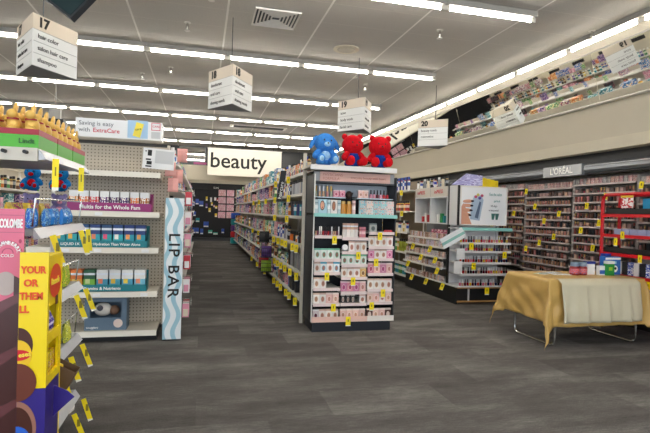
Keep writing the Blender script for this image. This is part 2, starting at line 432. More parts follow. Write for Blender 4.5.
# ------------------------------------------------------------------ ceiling things
o = empty('air_vent', (.88, 6.44, H), 0, 'square metal air diffuser with concentric slats in the ceiling', 'air vent')
MB().box(-.27, .27, -.27, .27, -.012, -.001).build('backing', DGREY, o)
b = MB()
for k in range(6):
    r0 = .29 - k*.045; r1 = r0 - .017
    for (xa, xb, ya, yb) in ((-r0, r0, -r0, -r1), (-r0, r0, r1, r0), (-r0, -r1, -r1, r1), (r1, r0, -r1, r1)): b.box(xa, xb, ya, yb, -.035+.002*k, -.013)
b.build('slat_rings', WHITE, o)
o = empty('air_vent', (1.62, 15.0, H), 0, 'long slotted air diffuser in the ceiling above the beauty sign', 'air vent')
MB().box(-.85, .85, -.2, .2, -.014, -.001).build('frame', WHITE, o)
b = MB(); [b.box(-.75, .75, -.15+k*.06, -.125+k*.06, -.03, -.015) for k in range(5)]; b.build('slats', DGREY, o)
o = empty('ceiling_speaker', (2.11, 7.33, H), 0, 'round cream loudspeaker grille flush in the ceiling', 'speaker')
MB().lathe([(.2, -.012), (.2, -.001)], 28).build('rim', CREAM, o); MB().lathe([(.13, -.02), (.14, -.013)], 28).build('grille', M('grille', '#b7b0a0', .7), o)
for k, (x, y, w) in enumerate(((3.1, 6.17, 'beyond the strip lights near the aisle 20 sign'), (5.02, 5.55, 'next to the lights above the mirrors'), (3.07, 9.24, 'above the red plush toys'), (.75, 10.16, 'behind the aisle 18 sign'),
                            (-.25, 7.0, 'beside the aisle 18 sign'), (-3.1, 10.39, 'between light rows behind the aisle 17 sign'), (-1.15, 9.9, 'behind the fourth row of lights'), (.05, 5.9, 'near the square air vent'), (-.6, 9.3, 'between the lights beyond aisle 17 sign'))):
    o = empty('sprinkler', (x, y, H), 0, f"small white ceiling sprinkler {w}", 'sprinkler')
    MB().lathe([(.045, -.006), (.045, -.001)], 14).build('escutcheon', WHITE, o)
    MB().lathe([(.014, -.10), (.02, -.06), (.014, -.007)], 8).build('pipe_stub', CHROME, o)
    MB().lathe([(.038, -.118), (.04, -.112), (.01, -.1)], 12).build('deflector', WHITE, o)

# ------------------------------------------------------------------ aisle signs (three-sided prisms)
def aisle_sign(A, B, Cc, number, lines, label, txtfaces):
    """A, B, C corners in plan, counter-clockwise seen from above"""
    z0, z1 = 2.73, 3.23
    cx, cy = (A[0]+B[0]+Cc[0])/3, (A[1]+B[1]+Cc[1])/3
    o = empty('aisle_sign', (cx, cy, z0), 0, label, 'sign')
    P3 = [Vector((p[0]-cx, p[1]-cy, 0)) for p in (A, B, Cc)]
    def shell(za, zb, name, mat, k=1.):
        v = [(p.x*k, p.y*k, za) for p in P3] + [(p.x*k, p.y*k, zb) for p in P3]
        return MB().add(v, [(2, 1, 0), (3, 4, 5), (0, 1, 4, 3), (1, 2, 5, 4), (2, 0, 3, 5)]).build(name, mat, o)
    shell(0, .352, 'service_panel', M('sign_white', '#e6e8e6', .5)); shell(.352, .5, 'number_panel', M('sign_beige', '#d9cdbb', .5))
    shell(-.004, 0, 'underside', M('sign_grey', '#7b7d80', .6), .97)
    for fi in txtfaces:
        p, q = P3[fi], P3[(fi+1) % 3]; d = (q-p); L = d.length; d.normalize(); rz = math.atan2(d.y, d.x); nrm = Vector((d.y, -d.x, 0))
        def at(u, z): return tuple(p + d*u + nrm*.0022 + Vector((0, 0, z)))
        text(number, .13, INK, o, at(.06, .43), (PI/2, 0, rz), 'number', bold=.045)
        for j, s in enumerate(lines): text(s, .062, INK, o, at(.06, .295 - j*.115), (PI/2, 0, rz), 'lettering')
        for j in range(3):
            zz = .352 - .115*j; a0, a1 = at(.01, zz), at(L-.01, zz)
            MB().tube([a0, a1], .0018, 4).build('divider_line', GREYM, o)
    b = MB(); b.tube([(0, 0, .5), (0, 0, H-z0-.001)], .006, 6); b.build('hanging_rod', DGREY, o)
    return o
def tri(near, left, right): return near, right, left   # ccw with the near corner first
def eq(a, b):   # equilateral: third corner beyond the edge a->b (a left, b right as seen by viewer)
    mx, my = (a[0]+b[0])/2, (a[1]+b[1])/2; dx, dy = b[0]-a[0], b[1]-a[1]
    return (mx - dy*.866, my + dx*.866)
# faces: with (left, near, right): edge left->near and near->right look at the viewer
aisle_sign((-1.92, 5.80), (-1.62, 5.29), (-1.33, 5.76), '17', ['hair color', 'salon hair care', 'shampoo'], 'white three-sided aisle 17 sign for hair color hanging from the ceiling', (0, 1))
aisle_sign((.05, 6.80), (.34, 6.31), (.63, 6.77), '18', ['deodorant', 'oral care', 'shaving needs'], 'white three-sided aisle 18 sign for deodorant hanging from the ceiling', (0, 1))
aisle_sign((2.15, 7.85), (2.45, 7.38), (2.71, 7.79), '19', ['acne', 'body wash', 'facial care'], 'white three-sided aisle 19 sign hanging above the red plush toys', (0, 1))
A20, B20 = (4.05, 8.85), (4.48, 8.46); aisle_sign(A20, B20, eq(A20, B20), '20', ['beauty tools', 'cosmetics'], 'white three-sided aisle 20 sign hanging before the slanted mirrors', (0, 1))

# beauty sign
o = empty('department_sign', (1.62, 19.5, 2.72), 0, 'large white hanging sign reading beauty at the far end', 'sign')
MB().box(-1.43, 1.43, -.03, .03, 0, 1.03).build('sign_board', M('beauty_board', '#efe9da', .6), o)
MB().box(-1.45, 1.45, -.032, .032, 1.03, 1.06).build('top_rail', WHITE, o)
text('beauty', .82, INK, o, (-1.36, -.034, .56), bold=.012, xs=1.0)
for s in (-1, 1): MB().tube([(s*1.1, 0, 1.06), (s*1.1, 0, H-2.72-.001)], .008, 6).build('hanging_rod', DGREY, o)

# black monitor hanging top left and black device further away
o = empty('hanging_monitor', (-1.215, 4.6, 3.03), 0, 'dark flat monitor hanging from the ceiling above the aisle 17 sign', 'monitor')
rot = Matrix.Rotation(math.radians(38), 4, 'Y') @ Matrix.Rotation(math.radians(-22), 4, 'Z')
MB().box(-.40, .17, -.03, .03, 0, .38, mat=rot).build('casing', M('monitor_case', '#2c3136', .4), o)
MB().box(-.38, .15, -.034, -.031, .02, .36, mat=rot).build('screen', M('monitor_screen', '#26383b', .2), o)
MB().box(-.06, -.02, -.01, .03, .38, H-3.03-.002).build('bracket', DGREY, o)
o = empty('speaker_box', (-2.65, 10, 2.75), 0, 'small black box hanging from a grey ceiling bracket behind the candy shelves', 'speaker')
MB().box(-.17, .17, -.15, .15, 0, .2).build('casing', BLACK, o); MB().box(-.09, .09, -.05, .05, .205, .42).box(-.008, .008, -.008, .008, .42, H-2.75-.002).build('bracket', M('bracket_grey', '#a3a09a', .5), o)
MB().box(-.14, .14, -.153, -.15, .06, .1).build('face_strip', GREYM, o)
# ================================================================== PALETTES
def MC(n, h='#ffffff', r=.35): return M(n, h, r)
W_, K_, GOLD = MC('cap_white', '#f0efec'), MC('cap_black', '#17171a'), M('cap_gold', '#c9a765', .3, .6)
SILV = M('cap_silver', '#c5c5c8', .3, .6)
BLU, NAV, TEAL = MC('plastic_blue', '#2f55b8'), MC('plastic_navy', '#1e2b6a'), MC('plastic_teal', '#1f8f96')
GRN, LIME, YEL = MC('plastic_green', '#2f9150'), MC('plastic_lime', '#9cc43a'), MC('plastic_yellow', '#eecb2c')
ORG, REDP, PNK = MC('plastic_orange', '#e87a2a'), MC('plastic_red', '#c22430'), MC('plastic_pink', '#e69ab0')
PUR, BRN, TAN = MC('plastic_purple', '#5c3a86'), MC('plastic_brown', '#6a4030'), MC('plastic_tan', '#cfa482')
CRM, GRY, CHAR = MC('plastic_cream', '#e6dcc6'), MC('plastic_grey', '#8d9096'), MC('plastic_charcoal', '#2c2e33')
LBW = P('bottle_white', '#e9e8e4', '#3d63b5', '#c33b4a', 'band'); LBB = P('bottle_blue', '#2a4ea8', '#e8ecf5', '#7fb0e0', 'band')
LBP = P('bottle_purple', '#4d3b94', '#e2d9f2', '#b8a0e0', 'band'); LBK = P('bottle_black', '#1f2024', '#a9adb3', '#c9a765', 'band')
LBO = P('bottle_orange', '#dd7a2c', '#f6e8c8', '#7a3418', 'band'); LBG = P('bottle_green', '#4d9a56', '#eef2d8', '#20563a', 'band')
LBT = P('bottle_teal', '#2f97a4', '#e6f3f2', '#155a68', 'band'); LBY = P('bottle_yellow', '#e5c553', '#fbf6dc', '#a5762a', 'band')
LBR = P('bottle_red', '#b52c38', '#f3dcd8', '#e8b13c', 'band'); LBN = P('bottle_brown', '#6f4632', '#e3cba8', '#d9a441', 'band')
SHAMPOO = ('shampoo_bottle', 'bottle', 'shampoo bottle', 'flask', .068, .045, .21, [('white', LBW, K_), ('blue', LBB, W_), ('black', LBK, K_), ('teal', LBT, W_), ('purple', LBP, W_), ('grey', GRY, K_)])
LOTION = ('lotion_bottle', 'bottle', 'lotion bottle', 'bottle', .07, .05, .2, [('white', LBW, BLU), ('orange', LBO, K_), ('cream', CRM, W_), ('green', LBG, W_), ('brown', LBN, K_), ('yellow', LBY, W_)])
HAIRCARE = ('spray_can', 'can', 'spray can', 'flask', .052, .052, .2, [('black', LBK, K_), ('silver', SILV, K_), ('white', LBW, W_), ('red', LBR, K_), ('purple', LBP, SILV)])
JAR = ('cream_jar', 'jar', 'cream jar', 'jar', .085, .085, .085, [('brown', LBN, K_), ('orange', LBO, K_), ('white', LBW, W_), ('green', LBG, GOLD)])
cb = [('blue', P('box_blue', '#2d63b4', '#e8eef6', '#f0b030', 'noise')), ('white', P('box_white', '#e6e4df', '#b03a55', '#3c6fae', 'noise')), ('pink', P('box_pink', '#dd8fa6', '#f7e6e6', '#7a2947', 'noise')),
      ('orange', P('box_orange', '#e07a35', '#f6e3b8', '#5c2a1a', 'noise')), ('green', P('box_green', '#47935c', '#eef0d6', '#d8c03c', 'noise')), ('purple', P('box_purple', '#61408a', '#ddcbe8', '#e8a0b8', 'noise')),
      ('black', P('box_black', '#26272b', '#8f9298', '#c2404a', 'noise')), ('teal', P('box_teal', '#2b8f98', '#dcefee', '#f4f4f0', 'noise'))]
CARTON = ('product_carton', 'box', 'carton', 'carton', .085, .06, .15, [(n, m, None) for n, m in cb])
BIGBOX = ('product_box', 'box', 'product box', 'carton', .2, .12, .22, [(n, m, None) for n, m in cb])
TUBEP = ('cosmetic_tube', 'tube', 'cosmetic tube', 'lipstick', .04, .04, .16, [('white', W_, REDP), ('cream', CRM, BRN), ('pink', PNK, W_), ('teal', TEAL, W_), ('tan', TAN, K_)])

# ================================================================== generic gondola bay facing one way
GONDOLA = {}
def bay(fr, width, zs, top, label, depth=.4, deck=.13, back_mat=None, group=None, kick=.12):
    o = empty('shelving_bay', fr.w(0, 0, 0), fr.rz, label, 'shelving', group)
    hw = width/2 - .003
    key = ('bay', width, tuple(zs), top, depth, deck, (back_mat or BEIGE).name)
    if key not in GONDOLA:
        e = MB().box(-hw, hw, kick, depth+.03, 0, deck-.023).mesh('kick_base', DGREY)
        bk = MB().box(-hw, hw, depth+.012, depth+.03, deck, top).mesh('back_panel', back_mat or BEIGE)
        up = MB().box(-.012, .012, depth-.012, depth+.011, deck, top).mesh('upright', WHITE)
        sh = MB().box(-hw+.004, hw-.004, 0, depth-.013, -.022, 0).mesh('shelf', WHITE)
        ra = MB().box(-hw+.004, hw-.004, -.008, -.001, -.036, .002).mesh('price_rail', RAIL)
        GONDOLA[key] = (e, bk, up, sh, ra)
    e, bk, up, sh, ra = GONDOLA[key]
    link('kick_base', e, o); link('back_panel', bk, o)
    for s in (-1, 1): q = link('upright', up, o); q.location = (s*(hw-.013), 0, 0)
    for z in [deck] + list(zs):
        q = link('shelf', sh, o); q.location = (0, 0, z); link('price_rail', ra, q)
    return o
LEV = ['bottom', 'second lowest', 'third', 'fourth', 'fifth', 'top']
WORD = lambda k: ORD[k]
# --- aisle side of the central gondola (faces left) X = 1.25
ZS = [.60, .96, 1.33, 1.63, 1.90]
kinds_by_level = [[BIGBOX, CARTON], [JAR, LOTION, CARTON], [SHAMPOO, HAIRCARE], [CARTON, LOTION, BIGBOX], [SHAMPOO, HAIRCARE, LOTION], [CARTON, LOTION]]
for k in range(11):
    fr = Frame(1.26, 6.04 + 1.22*k + .61, -PI/2)
    bay(fr, 1.22, ZS, 2.12, f"beige shelving bay facing the beauty aisle, {WORD(k)} from the pink cosmetics endcap", deck=.27, group='bays of the central gondola', kick=.2)
    for li, z in enumerate([.27] + ZS):
        sp = kinds_by_level[li]
        if k == 0:
            DKP = ('shampoo_bottle', 'bottle', 'dark bottle', 'flask', .07, .05, .21, [('black', LBK, K_), ('charcoal', CHAR, K_), ('navy', NAV, K_), ('teal', LBT, K_)]); ORJ = ('hair_jar', 'jar', 'styling jar', 'jar', .10, .10, .15, [('orange', LBO, K_), ('white', LBW, K_), ('red-orange', ORG, K_), ('black', CHAR, K_)])
            sp = {0: [('product_carton', 'box', 'dark carton', 'carton', .09, .06, .17, [('black', CHAR, None), ('blue', BLU, None)])], 1: [('hair_tool_pack', 'pack', 'dark hair tool pack', 'carton', .10, .05, .22, [('black', CHAR, None), ('grey', GRY, None), ('charcoal', K_, None)])], 2: [ORJ], 3: [DKP], 4: [('spray_can', 'can', 'spray can', 'flask', .055, .055, .2, [('silver', SILV, K_), ('cream', CRM, K_), ('grey', GRY, K_)])]}.get(li, sp)
        if k >= 2: sp = [BIGBOX, CARTON] if k % 2 else [BIGBOX, LOTION]
        if k >= 2: sp = [tuple(list(s[:4]) + [s[4]*(1.5 if k < 5 else 2.2), s[5]*1.3, s[6]*1.15] + [s[7]]) for s in sp]
        row(fr, -.59, .59, .015, z, sp, f"{LEV[li]} shelf, {WORD(k)} bay, beauty aisle", drop=(.35 if k == 0 and li == 0 else .06), jit=.02, maxh=(.24 if li < 5 else .26), gap=.012 if k < 2 else .03, grp='goods along the beauty aisle')
    # flag tags sticking out into the aisle
    if k < 5:
        for li, z in enumerate([.27] + ZS):
            for q in range((3 if li < 3 else 1) if k < 2 else (1 if li % 2 == 0 else 0)):
                u = -.45 + q*.42 + rng.uniform(-.08, .08)
                price_tag(fr, u, z - .005, f"sticking out of {LEV[li]} shelf, {WORD(k)} bay, beauty aisle, {ORD[q]} from left", d=-.042, rz=PI/2 - .15, w=.05, h=.11)
# beige end upright beside the endcap
o = MB().box(1.22, 1.256, 5.985, 6.03, 0, 2.12).build('end_post', BEIGE); tag(o, 'beige steel end post beside the pink cosmetics endcap', 'post')
o = empty('hanging_blade_sign', (1.06, 6.85, 1.62), 0, 'black blade sign with white lettering jutting into the beauty aisle', 'sign')
MB().prism([(-.05, -.10), (.03, -.10), (.09, .34), (.01, .34)], -.006, .006).build('sign_board', BLACK, o)
text('haircare', .075, WHITEINK, o, (.0, -.008, -.06), (PI/2, -PI/2+.14, 0), align='LEFT')
for j, (yy, zz, cw, mm) in enumerate(((8.15, .38, 'green', LIME), (8.5, .40, 'red', REDP), (8.15, .62, 'purple', PUR), (8.5, .85, 'black', CHAR))):
    o = empty('wire_basket', (1.07, yy, zz), 0, f"clip-on wire basket holding a {cw} bag on beauty aisle shelving", 'basket')
    b = MB()
    for q in range(7): b.tube([(-.1 + q*.033, -.11, 0), (-.1+q*.033, -.11, .15)], .003, 4); b.tube([(-.1+q*.033, .11, 0), (-.1+q*.033, .11, .15)], .003, 4)
    for z in (0, .075, .15):
        b.tube([(-.1, -.11, z), (.1, -.11, z), (.1, .11, z), (-.1, .11, z), (-.1, -.11, z)], .004, 4)
    b.box(-.1, .1, -.11, .11, -.003, .002); b.build('wire_frame', CHAR, o)
    good(Frame(1.07, yy, 0), 0, 0, zz+.004, 'snack_bag', 'pouch', .17, .12, .18, mm, None, f"{cw} bag inside a clip-on wire basket, beauty aisle", 'bag', None)
# far end: tall display of blue bottles at the end of that gondola
fe = Frame(1.62, 19.2, 0)
o = MB().box(1.50, 1.90, 19.5, 19.55, 0, 2.1).build('divider_board', BEIGE); tag(o, 'beige end panel closing the far end of the central gondola', 'panel')
o = empty('stacked_display', (1.35, 20.1, 0), 0, 'tall blue and red floor display at the far end of the aisle', 'display stand')
for q, (m, z) in enumerate(((TEAL, .05), (REDP, .3), (PUR, .55), (TEAL, .8), (BLU, 1.05))):
    MB().lathe([(.17, z), (.19, z+.03), (.19, z+.2), (.17, z+.23)], 14).build('tub', m, o)
MB().lathe([(.2, 0), (.2, .045)], 14).build('base', DGREY, o)

# --- left gondola: face towards the beauty aisle (faces right) X = -.22
for k in range(11):
    fr = Frame(-.26, 5.98 + 1.22*k + .61, PI/2)
    bay(fr, 1.22, ZS, 2.0, f"white shelving bay facing the aisle behind the wave-print sign, {WORD(k)} from it", deck=.14, depth=.3, group='bays of the gondola behind the wave-print sign')
    for li, z in enumerate([.14] + ZS):
        sp = [CARTON, TUBEP, HAIRCARE] if k < 2 else [BIGBOX, CARTON]
        n = 0
        for u in ([-.5, -.2, .1, .42] if k < 3 else [-.35, .3]):
            s = sp[rng.randrange(len(sp))]; cw, body, cap = s[7][rng.randrange(len(s[7]))]
            good(fr, u + rng.uniform(-.05, .05), .06 + s[5]/2, z+.002, s[0], s[3], s[4], s[5], min(s[6], .23), body, cap,
                 f"{cw} {s[2]}, {ORD[n]} on {LEV[li]} shelf, {WORD(k)} bay behind wave-print sign", s[1], 'goods behind the wave-print sign', parts=False); n += 1
# chrome hooks with packets just behind the wave-print sign
for li, z in enumerate([.35, .62, .88, 1.12, 1.36, 1.58]):
    for q in range(3):
        y = 5.62 + q*.13
        o = empty('hanging_hook', (-.30, y, z), 0, f"chrome peg hook behind wave-print sign, {ORD[q]} hook of {ORD[li]} row up", 'hook', 'peg hooks behind the wave-print sign')
        MB().tube([(0, 0, 0), (.2, 0, -.004), (.22, 0, .015)], .004, 5).build('wire', CHROME, o)
        MB().box(.214, .217, -.02, .02, -.03, -.004).build('label_holder', WHITE, o)
        if (li, q) not in ((1, 1), (3, 2)):
            cw, m1, m2 = [('pink', PNK, CRM), ('white', W_, PNK), ('red', REDP, W_)][(li + q) % 3]
            bm = good_mesh('blister', .07, .025, .15, m1, m2)
            o2 = link('hanging_packet', bm[0]); o2.location = (-.14, y, z - .165); o2.rotation_euler = (0, 0, 0)
            tag(o2, f"{cw} lip gloss packet on {ORD[q]} hook, {ORD[li]} row up, behind wave-print sign", 'packet', 'packets behind the wave-print sign')
            link('bubble', bm[1], o2)
for q, (x, y, z) in enumerate(((-.33, 5.45, 1.72), (-.30, 5.5, 1.56), (-.26, 5.62, 1.66), (-.22, 5.70, 1.9))):
    good(Frame(x, y, 0), 0, 0, z, 'hanging_pouch', 'pouch', .11, .07, .15, MC('pouch_pink', '#e4a39a'), None, f"pale pink pouch hanging above the wave-print sign, {ORD[q]} from left", 'pouch', 'pink pouches above the wave-print sign')

# ================================================================== LEFT ENDCAP
ex0, ex1 = -1.66, -.42
fr = Frame(0, 5.36, 0)
o = empty('endcap_shelving', (0, 5.36, 0), 0, 'beige pegboard endcap with vitamin boxes beside the wave-print sign', 'shelving')
MB().box(ex0, ex1+.05, .42, .45, .08, 2.06).build('back_panel', PEG, o)
MB().box(ex0, ex1, .06, .41, 0, .09).build('kick_base', BLACK, o)
for x in (ex0, ex1+.045): MB().box(x-.015, x+.015, .44, .48, 0, 2.09).build('upright', BEIGE, o)
for z, d0 in ((.115, 0), (.515, .0), (.965, .0), (1.335, .0), (1.745, .0)):
    shelf(o, ex0+.01, ex1, d0, .418, z, BEIGE, M('rail_cream', '#e9e3d4', .4), th=.02, rh=.055)
    for s in (ex0+.02, ex1-.012): MB().prism([(0, 0), (0, -.05), (1, -.015), (1, 0)], -.003, .003, mat=Matrix.Translation((s, .417, z-.021)) @ Matrix.Rotation(-PI/2, 4, 'Z') @ Matrix.Diagonal((.38, 1, 1, 1))).build('bracket', BEIGE, o)
TL = P('vit_front', '#1d3f78', '#1fa0a8', '#e8b23a', 'half')
def tray(x0, x1, z, h, back, depth, mat, label, s, size, name='display_tray', yoff=5.375):
    o = empty(name, (x0, yoff, z), 0, label, 'display tray'); W = x1-x0
    b = MB(); b.box(0, W, 0, .003, 0, h); b.box(0, W, 0, depth, -.0, .003); b.box(0, W, depth-.003, depth, .003, back)
    for x in (0, W-.003): b.prism([(0, 0), (0, h), (depth, back), (depth, 0)], 0, .003, mat=Matrix.Translation((x+.003, 0, 0)) @ Matrix.Rotation(PI/2, 4, 'Z'))
    b.build('tray_body', mat, o)
    text(s, size, WHITEINK, o, (W/2, -.003, h*.45), align='CENTER', bold=.02)
    return o
MAG = MC('tray_magenta', '#9c2a72', .45); TEA = MC('tray_teal', '#15808a', .45)
tray(-1.30, -.50, 1.337, .085, .19, .2, MAG, 'magenta cardboard tray of vitamin boxes on the endcap shelf', 'Multis for the Whole Fam', .055)
vb = [('white and orange', '#e98a4a', '#f2efe9'), ('white and coral', '#e2663f', '#f2efe9'), ('white and red', '#e2573b', '#f2efe9'), ('white and plum', '#5b2a63', '#f2efe9'), ('white and plum', '#5b2a63', '#f2efe9'), ('white and plum', '#4c2a63', '#f2efe9'), ('white and orange', '#ee7a35', '#f2efe9'), ('white and green', '#b3742c', '#f2efe9')]
def vbox(x, z, w, h, m, lab, grp, name='vitamin_box', y=5.385, d=.12, cap=None):
    o = link(name, MB().box(-w/2, w/2, 0, d, 0, h*.7 if cap else h).mesh(name, m)); o.location = (x, y, z); tag(o, lab, 'box', grp)
    if cap: MB().box(-w/2, w/2, 0, d, h*.7, h).build('white_top_band', cap, o)
    return o
for i, (cw, c, t) in enumerate(vb):
    vbox(-1.245 + i*.096, 1.342, .084, .195, P(f'vit{i}', c, '#ffffff', '#f3d9a8', 'noise'), f"{cw} vitamin box, {ORD[i]} from left in the magenta tray", 'vitamin boxes in the magenta tray', cap=W_)
tray(-1.42, -.53, .967, .07, .22, .2, TEA, 'teal cardboard tray of navy drink-mix boxes on the endcap', 'LIQUID I.V.  Faster Hydration Than Water Alone', .037)
for i, mot in enumerate(('#f2d23c', '#f6cf45', '#ef7b4a', '#f08a62', '#e8505a', '#f1ede0', '#f39a5a', '#f0a05a')):
    vbox(-1.36 + i*.108, .972, .094, .225, P(f'liq{i}', '#1d3f78', '#2aa3b0', mot, 'half'), f"navy drink-mix box, {ORD[i]} from left in the upper teal tray", 'drink-mix boxes in the upper teal tray')
tray(-1.42, -.53, .517, .07, .2, .2, TEA, 'teal cardboard tray of mixed drink-mix boxes, second shelf from bottom', '8 Vitamins & Nutrients', .042)
for i, (cw, c, bnd, mot) in enumerate((('orange', '#e8682c', '#f0a23a', '#f7d07a'), ('orange', '#e8682c', '#f0a23a', '#f7d07a'), ('green', '#1e5c3c', '#7cc243', '#d8e8a0'), ('white', '#e8e8e4', '#49a5b8', '#e56a5a'), ('white', '#e8e8e4', '#49a5b8', '#f0c040'), ('white', '#e8e8e4', '#49a5b8', '#f0c040'), ('white', '#e8e8e4', '#6fb7c8', '#f08a70'))):
    vbox(-1.32 + i*.12, .522, .105, .215, P(f'liw{i}', c, bnd, mot, 'half'), f"{cw} drink-mix box, {ORD[i]} from left in the lower teal tray", 'drink-mix boxes in the lower teal tray')
# grey-blue gift box with window
o = empty('gift_box', (-.92, 5.40, .117), 0, 'grey-blue gift box with an oval window on the bottom endcap shelf', 'box')
GB = MC('gift_blue', '#5f7486', .5)
b = MB(); b.box(-.2, .2, 0, .003, 0, .13); b.box(-.2, .2, 0, .003, .29, .33); b.box(-.2, -.15, 0, .003, .13, .29); b.box(.15, .2, 0, .003, .13, .29)
b.box(-.2, .2, .003, .2, 0, .003); b.box(-.2, .2, .197, .2, .003, .33); b.box(-.2, -.197, .003, .197, .003, .33); b.box(.197, .2, .003, .197, .003, .33); b.box(-.2, .2, .003, .2, .327, .33); b.build('carton_body', GB, o)
MB().ball((-.04, .09, .2), (.09, .06, .07)).build('round_plush', M('plush_white', '#d8d2c8', .9), o, True)
MB().ball((.07, .09, .19), (.05, .05, .05)).build('plush_tail', M('plush_brown', '#7a5c48', .9), o, True)
MB().ball((-.06, .035, .22), (.03, .012, .03)).build('plush_face', M('plush_grey', '#55535a', .9), o, True)
MB().lathe([(.045, 0), (.045, .002)], 16, mat=Matrix.Translation((.12, -.001, .07)) @ Matrix.Rotation(PI/2, 4, 'X')).build('round_seal', M('seal_pink', '#e4cfc4', .5), o)
text('snugglers', .03, WHITEINK, o, (-.18, -.003, .03))
for x in (-1.3, -1.0, -.75, -.55):
    for z in (.115, .515, .965, 1.335):
        if rng.random() < .55:
            o = MB().box(x-.035, x+.035, 5.340, 5.3435, z-.045, z-.012).build('shelf_price_label', W_); tag(o, f"white price label on the endcap rail {int(round((x+1.5)*100))} centimetres along, {z:.2f} high".replace('.', ' point ') if False else f"small white price label, {ORD[[-1.3, -1.0, -.75, -.55].index(x)]} from left, {ORD[[.115, .515, .965, 1.335].index(z)]} rail up the vitamin endcap", 'price label', 'price labels on the vitamin endcap')
# rewards card header box on top
o = empty('header_sign', (-1.27, 5.50, 2.096), 0, 'long white box sign about saving, standing on the pegboard endcap', 'sign')
MB().box(-.0, .84, 0, .24, .0, .19).build('sign_box', M('sign_white2', '#f3f3f2', .4), o)
MB().box(.5, .70, -.003, -.0005, .012, .198).build('blue_panel', M('print_blue', '#a8cbe6', .5), o)
m = Matrix.Translation((.605, -.005, .1)) @ Matrix.Rotation(math.radians(14), 4, 'Y')
MB().box(-.038, .038, -.001, .001, -.075, .075, mat=m).build('yellow_card', M('card_yellow', '#f3e04a', .5), o)
text('care', .035, INK, o, (.575, -.0075, .1), (PI/2, -.25, 0))
text('Saving is easy', .062, M('ink_grey', '#6c6e72'), o, (.03, -.002, .138)); text('with', .062, M('ink_grey'), o, (.03, -.002, .07)); text('ExtraCare', .062, REDINK, o, (.165, -.002, .07), bold=.008)
for (x0, x1, z0, z1) in ((.735, .825, .18, .186), (.735, .825, .105, .111), (.735, .741, .105, .186), (.819, .825, .105, .186)): MB().box(x0, x1, -.003, -.0005, z0, z1).build('red_outline', REDINK, o)
text('CARE', .03, REDINK, o, (.745, -.002, .146)); MB().box(.735, .825, -.003, -.0005, .02, .09).build('grey_print', M('print_grey', '#cfd0d0', .6), o)
# tilted paper sheet
o = empty('paper_notice', (-.60, 5.33, 1.79), 0, 'white paper notice with black print taped to the pegboard', 'paper')
m = Matrix.Rotation(math.radians(3), 4, 'Y')
MB().box(0, .31, 0, .001, 0, .21, mat=m).build('sheet', W_, o)
for (x0, x1, z0, z1) in ((.045, .085, .13, .19), (.02, .035, .17, .18), (.03, .08, .085, .1), (.04, .09, .04, .075), (.03, .09, .015, .03)): MB().box(x0, x1, -.002, -.0005, z0, z1, mat=m).build('print_mark', INK, o)
MB().box(.12, .3, -.002, -.0005, .06, .19, mat=m).build('faded_print', M('fade', '#d3d3d1', .6), o)
MB().tube([(.15, .002, .19), (.15, .40, .24)], .004, 5).build('holder_arm', WHITE, o)
# LIP BAR sign
o = empty('wave_sign', (-.36, 5.33, 0), 0, 'tall narrow white and blue wave-print sign reading LIP BAR', 'sign')
MB().box(0, .185, 0, .02, .02, 1.49).build('sign_board', WAVE, o)
MB().box(.0, .18, .03, .12, 0, .07).build('foot', BLACK, o)
text('LIP BAR', .155, INK, o, (.092, -.003, .79), (PI/2, PI/2, 0), align='CENTER', bold=.014, xs=1.08, sp=1.22)
# ================================================================== MIDDLE COSMETICS ENDCAP
fr = Frame(0, 5.50, 0)
mx = [1.275, 1.605, 1.935, 2.262]
o = empty('cosmetics_endcap', (1.77, 5.50, 0), 0, 'tall dark endcap of pink cosmetics with plush toys on its top', 'shelving')
def mb(x0, x1, y0, y1, z0, z1, name, mat, par): return MB().box(x0-1.77, x1-1.77, y0-5.5, y1-5.5, z0, z1).build(name, mat, par)
mb(1.275, 2.235, 5.52, 5.93, 0, .112, 'plinth', NAVY, o)
mb(1.25, 2.262, 5.945, 5.965, .115, 1.83, 'back_panel', NAVY, o)
mb(1.255, 1.268, 5.53, 5.944, .115, 1.83, 'side_panel', M('side_dark', '#23272c', .4), o); mb(1.255, 1.268, 5.515, 5.529, .115, 1.83, 'front_edge', WHITE, o); mb(2.265, 2.278, 5.53, 5.944, .115, 1.83, 'side_panel', M('side_dark', '#23272c', .4), o)
s = mb(1.27, 2.262, 5.50, 5.943, .115, .135, 'bottom_deck', WHITE, o)
mb(1.262, 1.935, 5.492, 5.499, .115, .178, 'pink_lip', M('lip_pink', '#ecc3b4', .5), s); mb(1.937, 2.27, 5.492, 5.499, .115, .178, 'pale_lip', M('lip_pale', '#efe6dd', .5), s)
# top shelf
s = mb(1.19, 2.24, 5.46, 5.98, 1.905, 1.93, 'top_shelf', BEIGE, o); mb(1.19, 2.24, 5.45, 5.459, 1.875, 1.932, 'price_rail', RAIL, s)
mb(1.26, 2.24, 5.55, 5.944, 1.865, 1.87, 'hood_panel', NAVY, o)
